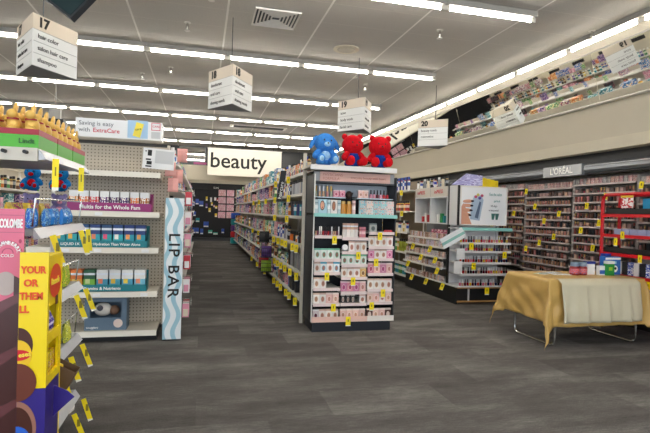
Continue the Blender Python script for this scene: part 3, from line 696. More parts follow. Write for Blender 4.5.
# header box with pink print behind clear cover
h = mb(1.33, 2.20, 5.56, 5.62, 1.755, 1.865, 'header_box', M('header_pink', '#dcae9f', .4), o)
text('PHYSICIANS', .045, M('ink_rose', '#b9796c'), h, (1.36-1.77, .0575, 1.83)); text('FORMULA', .045, M('ink_rose'), h, (1.36-1.77, .0575, 1.785)); text('everyday beauty with heart', .04, M('ink_rose'), h, (1.70-1.77, .0575, 1.807))
mb(1.268, 1.33, 5.58, 5.62, 1.755, 1.865, 'header_end', M('header_grey', '#9fa0a0', .3), o); mb(2.20, 2.262, 5.58, 5.62, 1.755, 1.865, 'header_end', M('header_grey'), o)
mb(1.27, 2.262, 5.55, 5.66, 1.735, 1.753, 'header_rail', DGREY, o)
mb(1.28, 2.255, 5.80, 5.81, 1.585, 1.734, 'graphic_panel', M('graphic', '#b9c3cc', .4), o)
mb(1.275, 1.66, 5.60, 5.80, 1.562, 1.574, 'glass_shelf', M('shelf_blue', '#cfdfe8', .3), o); mb(1.80, 2.262, 5.60, 5.80, 1.562, 1.574, 'glass_shelf', M('shelf_blue'), o)
sh = mb(1.255, 2.278, 5.505, 5.943, 1.355, 1.375, 'teal_shelf', WHITE, o); mb(1.255, 2.278, 5.488, 5.504, 1.338, 1.378, 'mint_rail', MINT, sh)
WH = [('plain', P('mu_cream', '#ead9cc', '#f3ece4', '#b98063', 'circle'), None)]
def mk(cw, base, band, motif, st='circle'): return (cw, P('mk_'+cw.replace(' ', '_')+st, base, band, motif, st), None)
GRNK = mk('white and mint', '#e9ece4', '#7fc8a8', '#8f6a55'); PINK1 = mk('blush pink', '#e7bfb4', '#f2ddd4', '#c28d78'); PINK2 = mk('hot pink', '#d98aa0', '#f0cdd2', '#b84a70')
IVO = mk('ivory', '#ece5de', '#d9b9a8', '#a9785f'); BLUC = mk('ivory and blue', '#e4e6e4', '#5fb0cf', '#a87860'); GLD = mk('golden tan', '#d9a765', '#f0dcae', '#8a5a33')
def carton_spec(cols, w=.078, h=.118): return [('makeup_carton', 'box', 'makeup carton', 'carton', w, .03, h, cols)]
LEVELS = {0: [1.118, .846, .691, .507, .327, .135], 1: [1.10, .936, .783, .634, .462, .327, .135], 2: [1.17, 1.0, .856, .68, .49, .337, .135]}
COLN = ['left', 'middle', 'right']
CONT = {0: ['lip', [GRNK], [IVO, BLUC], ['few', IVO], [IVO, PINK1], [IVO, mk('wine', '#d9c8c8', '#efe9e6', '#6a2338')]],
        1: ['tall', ['round', IVO], [GRNK], [IVO, GLD], [PINK1, PINK2], ['dark', IVO], [PINK1]],
        2: ['sparse', [IVO], [PINK2, IVO], [PINK1, PINK2], [IVO], [PINK1, IVO], [PINK1, mk('brown', '#5a3328', '#e9d6c9', '#e9d6c9')]]}
for c in range(3):
    x0, x1 = mx[c] + .004, mx[c+1] - .004
    for li, z in enumerate(LEVELS[c]):
        if z > .2:
            s = mb(x0, x1, 5.525, 5.943, z-.018, z, 'shelf', WHITE, o); mb(x0, x1, 5.515, 5.524, z-.032, z+.004, 'price_rail', M('rail_rose', '#ecd9d4', .4), s)
        wh = f"{ORD[li]} {COLN[c]}-column shelf, dark cosmetics endcap"; ct = CONT[c][li]; d = .04
        grp = f"makeup on the {wh}"
        F2 = Frame(0, 5.50, 0)
        if ct == 'lip':
            row(F2, x0+.01, x1-.01, d, z, [('lip_gloss_tube', 'lip gloss', 'lip gloss tube', 'lipstick', .017, .017, .105, [('berry', MC('berry', '#7b2b45'), K_), ('nude', TAN, K_), ('red', REDP, K_), ('clear', MC('clearish', '#cfc4c0'), W_)])], wh, parts=False, drop=.18, grp=grp, gap=.004)
        elif ct == 'tall':
            row(F2, x0+.01, x0+.21, d, z, [('foundation_box', 'box', 'foundation box', 'carton', .044, .035, .165, [mk('beige', '#d2a68c', '#f0e8e0', '#efe0d4', 'half')])], wh, grp=grp, gap=.003)
            row(F2, x0+.215, x1-.005, d, z, [('concealer_box', 'box', 'concealer box', 'carton', .024, .03, .125, [mk('rosy', '#cf7c84', '#eec6c4', '#a0505c', 'band')])], wh, grp=grp, gap=.003)
        elif ct == 'sparse':
            row(F2, x0+.01, x0+.11, d, z, carton_spec([mk('grey', '#b9b9b0', '#7d8a86', '#59605c')], .09, .10), wh, grp=grp)
            vb2 = MB().box(-.05, .05, 0, .03, 0, .025).build('flat_box', REDP); vb2.location = (x1-.07, 5.54, z+.002); tag(vb2, 'flat red box on the first right shelf of the dark cosmetics endcap', 'box')
        else:
            cols = [q for q in ct if not isinstance(q, str)]; st = ct[0] if isinstance(ct[0], str) else ''
            u0, u1 = x0+.004, x1
            if st == 'few': u1 = x0 + .17
            if st == 'round':
                j = good(F2, x0+.045, d+.03, z+.002, 'round_compact', 'jar', .075, .075, .03, MC('lilac', '#b9b2d9'), W_, f"round lilac compact propped on {wh}", 'compact', None)
                j.rotation_euler = (PI/2 - .2, 0, 0); j.location.z = z + .042; u0 = x0+.09
            if st == 'dark':
                row(F2, x0+.01, x0+.22, d, z, [('powder_box', 'box', 'powder box', 'carton', .05, .03, .10, [mk('black', '#2b2624', '#d0c8c0', '#a58b78')])], wh, grp=grp, gap=.012); u0 = x0 + .24
            ch = carton_spec(cols, .074 if st != 'round' else .07, min(.12, (LEVELS[c][li-1] if li else 1.3) - z - .04))
            row(F2, u0, u1, d, z, ch, wh, grp=grp, gap=.004)
# upper shelf goods
wh = 'glass shelf under pink header'
row(Frame(0, 5.61, 0), 1.285, 1.50, 0, 1.574, [('lip_tube', 'lip gloss', 'lip tube', 'lipstick', .03, .03, .125, [('green-tinted', MC('t1', '#a9b49a'), GOLD), ('nude', TAN, SILV), ('rose', MC('t3', '#c98a86'), GOLD)])], wh, parts=True, gap=.016)
row(Frame(0, 5.61, 0), 1.51, 1.66, 0, 1.574, carton_spec([PINK2], .07, .08), wh, parts=True)
o2 = empty('makeup_brush', (1.735, 5.70, 1.377), 0, 'dark makeup brush display between the two glass shelves', 'brush')
MB().lathe([(.035, 0), (.05, .02), (.045, .05), (.01, .07)], 12).build('brush_stand', BRN, o2)
MB().tube([(0, 0, .07), (.02, 0, .2), (.04, .0, .26)], .009, 6).build('handle', K_, o2); MB().ball((-.0, .02, .23), (.045, .035, .05)).build('bristles', M('bristle', '#3a2a24', .9), o2, True)
row(Frame(0, 5.61, 0), 1.82, 1.96, 0, 1.574, carton_spec([PINK1], .06, .09), wh + ', right half', parts=True)
row(Frame(0, 5.61, 0), 1.965, 2.25, 0, 1.574, [('nail_lacquer_bottle', 'bottle', 'lacquer bottle', 'polish', .036, .036, .10, [('wine', MC('wine', '#6e1f2c'), K_), ('rose', PNK, K_), ('red', REDP, K_)])], wh + ', right half', parts=True, gap=.006)
wh = 'mint-edged shelf of dark cosmetics endcap'
SKIN1 = P('face1', '#9dc0cc', '#3a2a24', '#d59a7c', 'face'); SKIN2 = P('face2', '#d9d2cc', '#2e211d', '#a8694a', 'face')
FB = [('face_mask_box', 'box', 'face photo box', 'carton', .105, .04, .165, [('blue', SKIN1, None)]), ('face_mask_box', 'box', 'face photo box', 'carton', .08, .04, .16, [('grey', SKIN2, None)]),
      ('tall_bottle_box', 'box', 'tall serum box', 'carton', .036, .035, .16, [('pale blue', P('pb', '#c3d4d8', '#eef2f2', '#8aa2aa', 'band'), None)]),
      ('lotion_bottle', 'bottle', 'amber lotion bottle', 'flask', .066, .045, .15, [('golden', MC('amber', '#c98a35'), GOLD)]),
      ('tall_bottle_box', 'box', 'tall serum box', 'carton', .036, .035, .16, [('pale pink', P('pp', '#dcc0b8', '#f2e6e0', '#b28a80', 'band'), None)])]
row(fr, 1.272, 1.79, .03, 1.375, FB, wh, parts=True, seq=[2, 0, 2, 1, 2, 3, 3, 4], gap=.004)
row(fr, 1.81, 2.26, .03, 1.375, [('gift_set_box', 'box', 'gift set box', 'carton', .085, .04, .165, [('pastel', P('gs', '#8cc4cc', '#e6cfc6', '#b9786a', 'noise'), None), ('rosy', P('gs2', '#e2c2b6', '#c4e0e0', '#a86a60', 'noise'), None)])], wh + ', right half', gap=.003)
for c, li, f in ((0, 0, .72), (1, 1, .62), (2, 0, .42), (2, 2, .3), (0, 2, .48), (1, 3, .45), (2, 4, .6), (0, 4, .75), (2, 5, .18)):
    price_tag(fr, mx[c] + .33*f, LEVELS[c][li] - .002, f"hanging from {ORD[li]} {COLN[c]}-column shelf, dark cosmetics endcap", d=.012, w=.055, h=.10)
price_tag(fr, 1.70, .175, "hanging from the pink bottom lip of the dark cosmetics endcap", d=-.011, w=.06, h=.11)

# ---- plush toys: generic bears
SC = 1.1
def plush(x, y, z, rz, body_m, head_m, limb_m, belly_m, label, tilt=0., hs=1., ears='round'):
    o = empty('plush_toy', (x, y, z), rz, label, 'plush toy', None)
    b = MB(); b.ball((0, 0, .085), (.085, .072, .10), 18, 12); b.ball((0, -.0, .03), (.09, .08, .045), 18, 10)
    b.build('body', body_m, o, True)
    if belly_m: MB().ball((0, -.035, .085), (.06, .05, .07), 16, 10).build('belly_patch', belly_m, o, True)
    R_ = Matrix.Rotation(tilt, 3, 'Y')
    hd = MB(); hd.ball((math.sin(tilt)*.1, -.01, .235), (.105*hs, .09*hs, .095*hs), 20, 14, rot=R_); head = hd.build('head', head_m, o, True)
    for s in (-1, 1):
        hc = Vector((math.sin(tilt)*.1, -.01, .235))
        if ears == 'round': p = hc + R_ @ Vector((s*.078*hs, .005, .078*hs)); MB().ball(p, (.034, .018, .034), 12, 8).build('ear', head_m, head, True)
        else: p = hc + R_ @ Vector((s*.115*hs, .02, .0)); MB().ball(p, (.028, .02, .085), 12, 8, rot=Matrix.Rotation(s*-.5, 3, 'Y')).build('ear', head_m, head, True)
        MB().ball(hc + R_ @ Vector((s*.038, -.083*hs, .02)), (.009, .006, .010), 10, 8).build('eye', INK, head, True)
        # arm and leg, each a tapering continuous limb
        MB().ball((s*.09, -.03, .12), (.035, .035, .065), 12, 8, rot=Matrix.Rotation(s*-.75, 3, 'Y')).build('arm', limb_m, o, True)
        MB().ball((s*.112, -.045, .085), (.032, .032, .03), 12, 8).build('paw', head_m, o, True)
        lg = MB(); lg.ball((s*.065, -.09, .04), (.042, .075, .038), 12, 8); lg.ball((s*.075, -.15, .052), (.045, .032, .052), 14, 10); L_ = lg.build('leg', head_m, o, True)
        if belly_m: MB().ball((s*.075, -.175, .052), (.026, .012, .03), 12, 8).build('foot_pad', belly_m, L_, True)
    o.scale = (SC, SC, SC)
    mz = MB(); mz.ball(Vector((math.sin(tilt)*.1, -.01, .235)) + R_ @ Vector((0, -.082*hs, -.022)), (.036, .024, .027), 14, 10); mz.build('muzzle', belly_m or head_m, head, True)
    MB().ball(Vector((math.sin(tilt)*.1, -.01, .235)) + R_ @ Vector((0, -.106*hs, -.014)), (.010, .006, .008), 10, 6).build('nose', INK, head, True)
    return o
PB, PBL = m_plush('plush_blue', '#3f86d4'), m_plush('plush_light_blue', '#9cc6ee'); PR, PN = m_plush('plush_red', '#c81420'), m_plush('plush_navy', '#1c3b94')
plush(1.405, 5.70, 1.956, .05, PB, PB, PB, PBL, 'light blue plush toy with a pale belly sitting on the endcap top', .05, 1.12, 'long')
plush(1.757, 5.70, 1.953, .1, PN, PR, PR, None, 'red and navy plush toy in the middle of the three on top', -.05, 1.15)
plush(2.10, 5.70, 1.953, -.1, PN, PR, PR, None, 'red and navy plush toy at the outer end of the endcap top', .03, 1.2)

# ================================================================== NAIL GONDOLA
o = empty('nail_gondola', (3.92, 6.98, 0), 0, 'low white corner gondola of nail polish with a poster on its front', 'shelving')
def nb(x0, x1, y0, y1, z0, z1, name, mat, par): return MB().box(x0-3.92, x1-3.92, y0-6.98, y1-6.98, z0, z1).build(name, mat, par)
LG, DK = M('gondola_white', '#e2e3e3', .4), M('gondola_black', '#16181b', .45)
nb(3.95, 4.86, 7.02, 7.04, .03, .268, 'front_recess', DK, o); nb(3.935, 4.86, 6.985, 7.02, .03, .05, 'oak_strip', WOODM, o); nb(3.925, 4.86, 6.985, 7.02, .245, .268, 'oak_strip', WOODM, o)
nb(4.15, 4.165, 6.99, 7.02, .05, .245, 'divider', LG, o)
nb(3.925, 3.95, 6.985, 8.95, 0, .268, 'side_plinth', DK, o)
nb(3.90, 4.88, 6.96, 8.97, .27, .29, 'deck', LG, o)
nb(4.32, 4.34, 7.36, 8.9, .29, 1.9, 'back_panel', M('gondola_grey', '#8c8f93', .5), o); nb(3.95, 4.86, 7.34, 7.36, .29, 1.24, 'back_panel', LG, o)
nb(3.93, 3.96, 7.30, 7.335, .29, 1.9, 'upright', DK, o); nb(4.83, 4.86, 7.30, 7.335, .29, 1.9, 'upright', LG, o)
# poster
p = nb(3.955, 4.80, 7.00, 7.03, 1.255, 1.875, 'poster_board', M('poster_white', '#eef0f1', .35), o)
def pz(x): return x - 3.92
fy = 7.00 - 6.98
for (x0, x1, z0, z1) in ((3.955, 4.80, 1.855, 1.875), (3.955, 4.80, 1.255, 1.27), (3.955, 3.975, 1.255, 1.875), (4.78, 4.80, 1.255, 1.875)): nb(x0, x1, 6.99, 6.9995, z0, z1, 'poster_frame', WHITE, p)
text('Get the salon', .068, M('ink_teal', '#5a9c96'), p, (pz(4.47), fy-.002, 1.755), bold=.0, xs=.62); text('gel look', .05, M('ink_teal'), p, (pz(4.56), fy-.002, 1.65), xs=.7)
text('10 days', .05, M('ink_grey'), p, (pz(4.50), fy-.002, 1.57), xs=.8); text('no lamp needed', .045, M('ink_grey'), p, (pz(4.47), fy-.002, 1.50), xs=.62)
for s in (0, 1): MB().prism([(pz(4.53)+s*.07, 1.35), (pz(4.565)+s*.07, 1.35), (pz(4.59)+s*.07, 1.45), (pz(4.52)+s*.07, 1.45)], fy-.003, fy-.0005).build('printed_bottle', M('ink_green', '#3d6f66'), p)
# printed hand holding a clear pouch
MB().prism([(pz(4.14), 1.35), (pz(4.31), 1.33), (pz(4.37), 1.66), (pz(4.33), 1.73), (pz(4.20), 1.72), (pz(4.16), 1.60)], fy-.003, fy-.0005).build('printed_pouch', M('print_ice', '#a9bdd0', .3), p)
MB().prism([(pz(4.22), 1.38), (pz(4.28), 1.36), (pz(4.33), 1.62), (pz(4.30), 1.64)], fy-.005, fy-.0031).build('printed_stripe', M('print_steel', '#5b6c84', .3), p)
for (x, z, c) in ((4.23, 1.71, 'print_rose'), (4.30, 1.69, 'print_violet'), (4.27, 1.74, 'print_leaf'), (4.34, 1.73, 'print_rose')):
    MB().ball((pz(x), fy-.006, z), (.028, .003, .024), 10, 6).build('printed_flower', M(c, {'print_rose': '#c0506e', 'print_violet': '#5c4a9c', 'print_leaf': '#c9c060'}[c]), p)
SK = M('print_skin', '#d39a7e', .5)
MB().prism([(pz(3.985), 1.27), (pz(4.17), 1.27), (pz(4.12), 1.38), (pz(4.09), 1.47), (pz(4.02), 1.6), (pz(3.985), 1.55)], fy-.004, fy-.0005).build('printed_palm', SK, p)
for (xa, za, xb, zb) in ((4.00, 1.63, 4.19, 1.64), (3.99, 1.57, 4.18, 1.565), (3.99, 1.50, 4.17, 1.49), (4.02, 1.44, 4.15, 1.41)):
    d = Vector((xb-xa, 0, zb-za)); L = d.length; an = math.atan2(d.z, d.x)
    m = Matrix.Translation((pz(xa), fy-.006, za)) @ Matrix.Rotation(-an, 4, 'Y')
    MB().ball((L/2, 0, 0), (L/2, .003, .027), 14, 8).add([], []).build('printed_finger', SK, p).matrix_local = m
    MB().ball((L-.02, -.003, 0), (.03, .003, .016), 10, 6).build('printed_nail', M('nail_dark', '#33262e', .2), p).matrix_local = m
nb(3.93, 3.953, 7.00, 7.035, 1.25, 1.885, 'black_edge', DK, o)
# front shelves (face the camera)
FZ = [(.98, 6.98), (.845, 6.97), (.665, 6.97), (.485, 6.965)]
s = nb(3.93, 4.88, 6.96, 7.30, 1.195, 1.21, 'top_ledge', LG, o); nb(3.935, 4.88, 6.948, 6.958, 1.17, 1.22, 'mint_rail', MINT, s)
for z, y in FZ:
    s = nb(3.965, 4.88, y, 7.30, z-.016, z, 'shelf', LG, o); nb(3.965, 4.88, y-.01, y-.001, z-.03, z+.003, 'price_rail', RAIL, s)
POL = [('nail_polish', 'nail polish', 'nail polish', 'polish', .034, .034, .10, [('red', MC('np1', '#a81426', .15), K_), ('wine', MC('np2', '#5e1228', .15), K_), ('pink', MC('np3', '#d9758e', .15), W_), ('navy', MC('np4', '#1f2a52', .15), K_), ('nude', MC('np5', '#d3a58e', .15), W_), ('yellow', MC('np6', '#d9b63a', .15), W_), ('coral', MC('np7', '#d2503e', .15), W_), ('black', MC('np8', '#1a1418', .15), K_)])]
nn = 0
for li, (z, y) in enumerate([(.29, 6.97)] + FZ[::-1]):
    row(Frame(0, y, 0), 3.985, 4.86, .02, z, POL, f"{ORD[li]} shelf up, front of the nail gondola", parts=False, gap=.012, grp='nail polish on the gondola front')
# left side: header cabinets and stepped shelves (face the aisle, X = 3.92)
h = nb(3.93, 4.31, 7.37, 8.62, 1.72, 1.885, 'header_box', M('header_stone', '#cfcac0', .5), o)
for yy, s_ in ((7.72, 'imPRESS'), (8.4, 'imPRESS')): text(s_, .09, REDINK, h, (3.927-3.92, yy-6.98+.12, 1.80), (PI/2, 0, -PI/2), bold=.0)
nb(3.928, 3.9295, 7.985, 7.99, 1.72, 1.885, 'header_seam', GREYM, h)
for (y0, y1, z0, z1) in ((7.37, 8.62, 1.70, 1.718), (7.37, 8.62, 1.25, 1.27)): nb(3.93, 4.31, y0, y1, z0, z1, 'cabinet_board', LG, o)
for y0 in (7.37, 7.98, 8.6): nb(3.93, 4.31, y0, y0+.02, 1.271, 1.699, 'cabinet_side', LG, o)
nb(3.93, 4.31, 7.04, 7.29, 1.25, 1.885, 'end_box', LG, o)
lz = [(1.0, 3.94, 7.36, 8.9), (.87, 3.90, 7.36, 8.9), (.70, 3.885, 7.36, 8.93), (.53, 3.87, 7.36, 8.95)]
for z, x, y0, y1 in lz:
    s = nb(x, 4.31, y0, y1, z-.016, z, 'shelf', LG, o); nb(x-.01, x-.001, y0, y1, z-.03, z+.003, 'price_rail', RAIL, s)
PRS = [('press_on_nail_box', 'box', 'press-on nail box', 'carton', .052, .03, .10, [('rosy', P('pn1', '#d9a89c', '#efe7e2', '#8a4a4c', 'noise'), None), ('lilac', P('pn2', '#b7a9c4', '#efe9f2', '#6a527e', 'noise'), None), ('white', P('pn3', '#e2dfda', '#c78f86', '#5b4a46', 'noise'), None)]),
       ('makeup_sponge_pack', 'pack', 'sponge pack', 'carton', .06, .035, .09, [('brown', P('pn4', '#8b5b48', '#e2c2ae', '#2d1f1c', 'noise'), None), ('grey', P('pn5', '#a2a3a6', '#e9e9ea', '#c04a5c', 'noise'), None)])]
for li, (z, x, y0, y1) in enumerate([(.29, 3.90, 7.36, 8.93)] + lz[::-1]):
    f_ = Frame(x, y1, -PI/2)
    row(f_, .02, y1-y0-.02, .02, z, PRS, f"{ORD[li]} shelf up, nail gondola side", gap=.008, grp='packs on the aisle side of the nail gondola', maxh=.088)
row(Frame(3.94, 8.9, -PI/2), .05, 1.4, .02, 1.27-.0, [('false_nail_kit', 'box', 'nail kit', 'carton', .07, .03, .13, [('red', P('kit', '#b8303f', '#efe6e2', '#ffffff', 'noise'), None), ('green', P('kit2', '#3a7f5c', '#e8efe9', '#ffffff', 'noise'), None)]),
    ('nail_file_pack', 'pack', 'nail file pack', 'carton', .04, .02, .18, [('white', W_, None)])], "inside the white cabinet cubbies", gap=.05, drop=.3) if False else None
for q, (yy, cw, m, hh) in enumerate(((8.42, 'red', REDP, .1), (8.30, 'white', W_, .16), (8.2, 'red', REDP, .13), (8.1, 'pink', PNK, .08), (7.82, 'white', W_, .14), (7.70, 'green', GRN, .16), (7.60, 'teal', TEAL, .12))):
    good(Frame(4.02, yy, -PI/2), 0, 0, 1.272, 'nail_kit_box', 'carton', .06, .05, hh, m, None, f"{cw} nail kit box inside the white cubbies, {ORD[q]} from the far end", 'box', 'nail kits in the white cubbies')
for q in range(6): good(Frame(4.04, 7.45+q*.12, -PI/2), 0, 0, 1.002, 'nail_glue_pack', 'carton', .09, .04, .15, P('pnk_pack', '#c24a6a', '#efd6dc', '#ffffff', 'noise'), None, f"dark pink pack under the white cubbies, {ORD[q]} from the poster end", 'pack', 'dark pink packs under the cubbies')
for q, (y, z) in enumerate(((7.42, .53), (7.7, .87), (8.05, .70), (8.4, .87), (7.5, .70), (8.6, .53), (7.9, .29), (7.3, .29), (8.5, .29))):
    price_tag(Frame(3.92, y, -PI/2), 0, z-.004, f"on the aisle side of the nail gondola, {ORD[q]} of nine", d=-.09 if z > .3 else -.05, rz=PI/2 - .3, tilt=.35)
for q, (x, z) in enumerate(((4.15, .98), (4.75, .845), (4.2, .665), (4.45, .275))): price_tag(Frame(x, 6.96, 0), 0, z-.005, f"on the front of the nail gondola, {ORD[q]} from the top", d=-.014, w=.075, h=.12)
# tilted leaflet and small white leaflets at the corner
o2 = MB().box(-.2, .2, -.002, .002, -.085, .085).build('hanging_leaflet', P('leaflet', '#f2f4f3', '#8cc0b4', '#e8efec', 'band')); o2.location = (3.80, 6.90, 1.05); o2.rotation_euler = (0, -math.radians(30), -.15); tag(o2, 'tilted white and mint leaflet hanging off the nail gondola corner', 'leaflet')
for q, (x, z, h_) in enumerate(((3.94, .72, .17), (3.90, .50, .19))):
    o2 = MB().box(-.07, .07, -.002, .002, 0, h_).build('hanging_shelf_card', W_); o2.location = (x, 6.90, z); tag(o2, f"small white shelf card on the nail gondola corner, {'upper' if q == 0 else 'lower'} one", 'card')
# goods on top of it / lotion run behind
ZL = [.65, 1.05, 1.47, 1.89]
for k in range(4):
    f_ = Frame(3.96, 9.02 + 1.22*k + .61, -PI/2)
    bay(f_, 1.22, ZL, 2.1, f"shelving bay of lotions behind the nail gondola, {WORD(k)} along", deck=.19, depth=.36, group='lotion bays behind the nail gondola', back_mat=M('bay_brown', '#8d7d66', .6), kick=.15)
    for li, z in enumerate([.19] + ZL):
        sp = {4: [('lotion_bottle', 'bottle', 'lotion bottle', 'flask', .07, .05, .26, [('blue', LBB, NAV), ('navy', NAV, NAV), ('white', LBW, BLU)])], 3: [('suncare_bottle', 'bottle', 'suncare bottle', 'flask', .07, .05, .2, [('brown', LBN, K_), ('golden', LBO, K_), ('red-brown', LBR, K_)])],
              2: [('body_lotion_bottle', 'bottle', 'body lotion bottle', 'flask', .07, .05, .22, [('white', LBW, K_), ('cream', CRM, K_), ('yellow', LBY, W_)])], 1: [('body_wash_bottle', 'bottle', 'body wash bottle', 'flask', .09, .05, .25, [('lime', MC('lime2', '#a9b43c'), K_), ('green', LBG, W_), ('yellow', LBY, W_)])],
              0: [('face_wash_bottle', 'bottle', 'face wash bottle', 'flask', .08, .05, .24, [('teal', LBT, W_), ('green', LBG, W_)])]}[li]
        if k < 2: row(f_, -.58, .58, .02, z, sp, f"{LEV[li] if li < 4 else 'top'} shelf, {WORD(k)} lotion bay", parts=False, gap=.012, grp='bottles behind the nail gondola')
    for li, u in ((3, -.1), (4, .35), (3, .4), (2, .1)):
        if k < 1: price_tag(f_, u, ([.19]+ZL)[li]-.004, f"on {LEV[li]} shelf of the first lotion bay" + (' near its end' if u > .38 else ''), d=-.04, rz=PI/2-.3)
# tall island behind the cabinets: carries black and silver bottles, poster and yellow packs
o = empty('tall_shelving', (4.35, 9.35, 0), 0, 'tall beige shelving run standing behind the nail gondola cabinets', 'shelving')
MB().box(0, .5, -.33, 1.2, 0, 1.90).build('shelf_body', BEIGE, o); MB().box(-.0, .52, -.36, 1.2, 1.901, 1.92).build('top_shelf', WHITE, o)
row(Frame(0, 9.02, 0), 4.37, 4.85, .02, 1.921, [HAIRCARE, SHAMPOO], 'top of tall shelving behind the cabinets', parts=False, gap=.012)
row(Frame(0, 8.62, 0), 3.98, 4.30, .02, 1.886, [('foundation_bottle', 'bottle', 'foundation bottle', 'flask', .045, .045, .14, [('black', CHAR, SILV), ('silver', SILV, K_), ('white', W_, K_)])], 'top of the white cabinets', parts=False, gap=.014)
for q in range(8): good(Frame(3.985, 7.5+q*.14, 0), 0, 0, 1.886, 'styling_bottle', 'flask', .05, .05, .17, [LBK, CRM, GRY, LBW][q % 4], [K_, K_, W_, K_][q % 4], f"{['black', 'cream', 'grey', 'white'][q % 4]} styling bottle on the cabinet top, {ORD[q]} from the poster", 'bottle', 'bottles on the white cabinets', parts=False)
o = empty('leaning_sign', (4.15, 7.20, 1.899), 0, 'lilac photo sign with slanted side standing above the poster', 'sign')
MB().prism([(-.24, 0), (.32, 0), (.32, .17), (.02, .19)], 0, .012).build('board', P('lilac_print', '#9a9cc8', '#c9cbe6', '#6c5f9c', 'noise'), o); MB().tube([(-.26, -.004, 0), (.0, -.004, .2), (.32, -.004, .19)], .008, 5).build('edge_frame', BLACK, o)
for q in range(5): good(Frame(4.44 + q*.075, 7.285, 0), 0, 0, 1.888, 'yellow_package', 'carton', .07, .12, .16 - q*.012, MC('yellow_pack', '#f0d21e', .4), None, f"bright yellow package above the poster, {ORD[q]} from left", 'package', 'yellow packages above the poster')
# ================================================================== RIGHT WALL COSMETICS
WD = 1.0
RZ_ = [.30, .42, .54, .66, .78, .90, 1.02, 1.14, 1.26, 1.38, 1.50, 1.62, 1.75, 1.88]
wallback = M('wall_fixture', '#b3aaa4', .5)
GLS = M('rail_clear', '#cfc3bd', .25)
MK = [('lipstick_tube', 'lipstick', 'lipstick', 'lipstick', .024, .024, .075, [('dark brown', MC('ls1', '#6b3c34', .3), BRN), ('berry', MC('ls2', '#8c3848', .3), K_), ('rosewood', MC('ls3', '#b0756a', .3), GOLD), ('black', K_, MC('ls4', '#a65a4a', .3))]),
      ('foundation_bottle', 'bottle', 'foundation', 'flask', .036, .03, .08, [('tan', MC('fd1', '#b88a6a', .3), K_), ('brown', MC('fd2', '#9a6c54', .3), K_), ('beige', MC('fd3', '#cfa890', .3), SILV), ('rose', MC('fd4', '#b87a70', .3), K_)]),
      ('mascara_wand', 'mascara', 'mascara', 'carton', .03, .02, .085, [('black', CHAR, None), ('red-brown', MC('ms1', '#96534a'), None), ('pink', MC('ms2', '#c98484'), None), ('brown', MC('ms3', '#5a3c32'), None)]),
      ('powder_compact', 'compact', 'powder compact', 'carton', .05, .02, .06, [('mauve', MC('pc1', '#b08d86'), None), ('dark', MC('pc2', '#54423e'), None), ('nude', MC('pc3', '#c4a08c'), None)])]
BW = 1.14
for k in range(5):
    y1 = 9.75 - k*BW
    f_ = Frame(5.47, y1 - BW/2, -PI/2)
    o = empty('wall_shelving', f_.w(0, 0, 0), -PI/2, f"cosmetics wall unit with narrow product ledges, {WORD(k)} from the far end", 'shelving', 'units of the cosmetics wall')
    hw = BW/2 - .003
    MB().box(-hw, hw, .30, .33, .1, 2.06).build('back_panel', wallback, o)
    MB().box(-hw, hw, .03, .29, 0, .16).build('kick_base', BLACK, o)
    for s in (-1, 1): MB().box(s*(hw-.008)-.008, s*(hw-.008)+.008, .02, .295, .17, 2.0).build('upright', M('upright_light', '#a8a09b', .5), o)
    for li, z in enumerate(RZ_):
        if k < 4 or li >= 6:
            dd = -.0 + (li < 5) * -.05
            zz = z + (.03 if k % 2 else 0)
            sh = MB().box(-hw+.02, hw-.02, dd, .298, zz-.01, zz).build('shelf', M('ledge', '#948b86', .4), o)
            MB().box(-hw+.02, hw-.02, dd-.008, dd-.001, zz-.018, zz+.006).build('price_rail', GLS, sh)
            if li == len(RZ_)-1: 
                row(f_, -hw+.03, hw-.03, .03, zz, [('boxed_foundation', 'box', 'boxed cosmetics', 'carton', .06, .04, .09, [('pink', P('bx1', '#c58a84', '#ead8d2', '#6b3a38', 'noise'), None), ('grey', P('bx2', '#9a9492', '#d8d2cc', '#5c4844', 'noise'), None)])], f"top ledge of {WORD(k)} cosmetics wall unit", gap=.012, grp='cosmetics on the wall units')
            elif z > (.5 if k < 3 else .7):
                m_ = [MK[(li + k) % 4], MK[(li*2 + k + 1) % 4]]
                row(f_, -hw+.03, hw-.03, dd + .015, zz, m_, f"{ORD[li]} ledge up, {WORD(k)} cosmetics wall unit", gap=.03, grp='cosmetics on the wall units')
tg = 0
for k in range(5):
    y1 = 9.75 - k*BW
    for li in ((13, 9, 5, 11, 7, 10, 6) if k % 2 == 0 else (12, 8, 10, 6, 4, 9, 11)):
        if k == 4 and li < 8: continue
        price_tag(Frame(5.47, y1 - BW*((li*.37 + .2) % 1 * .8 + .1), -PI/2), 0, RZ_[li] + .02, f"on {ORD[li]} ledge up, {WORD(k)} cosmetics wall unit", d=-.075 if li < 5 else -.055, rz=.5, w=.05, h=.10, tilt=.12)
# grey display at the far end and continuing dark fixtures
o = empty('pegboard_display', (5.62, 12.5, 0), 0, 'grey wall display continuing behind the nail gondola', 'display')
MB().box(0, .3, -2.7, 6.5, 0, 2.03).build('back_panel', M('far_panel', '#77716e', .6), o)
for z in (.5, .8, 1.1, 1.4, 1.7): MB().box(-.15, -.001, -2.7, 6.5, z-.012, z).build('ledge', M('ledge'), o)
for q in range(36): good(Frame(5.5, 9.95+q*.11, -PI/2), 0, 0, 1.702, 'boxed_cosmetic', 'carton', .07, .05, .13, [MC('bc1', '#a04a44'), MC('bc2', '#6b5a55'), MC('bc3', '#c2b6b0')][q % 3], None, f"{['red', 'brown', 'pale'][q % 3]} cosmetic box on the far wall display, {ORD[q]} along", 'box', 'boxes on the far wall display')

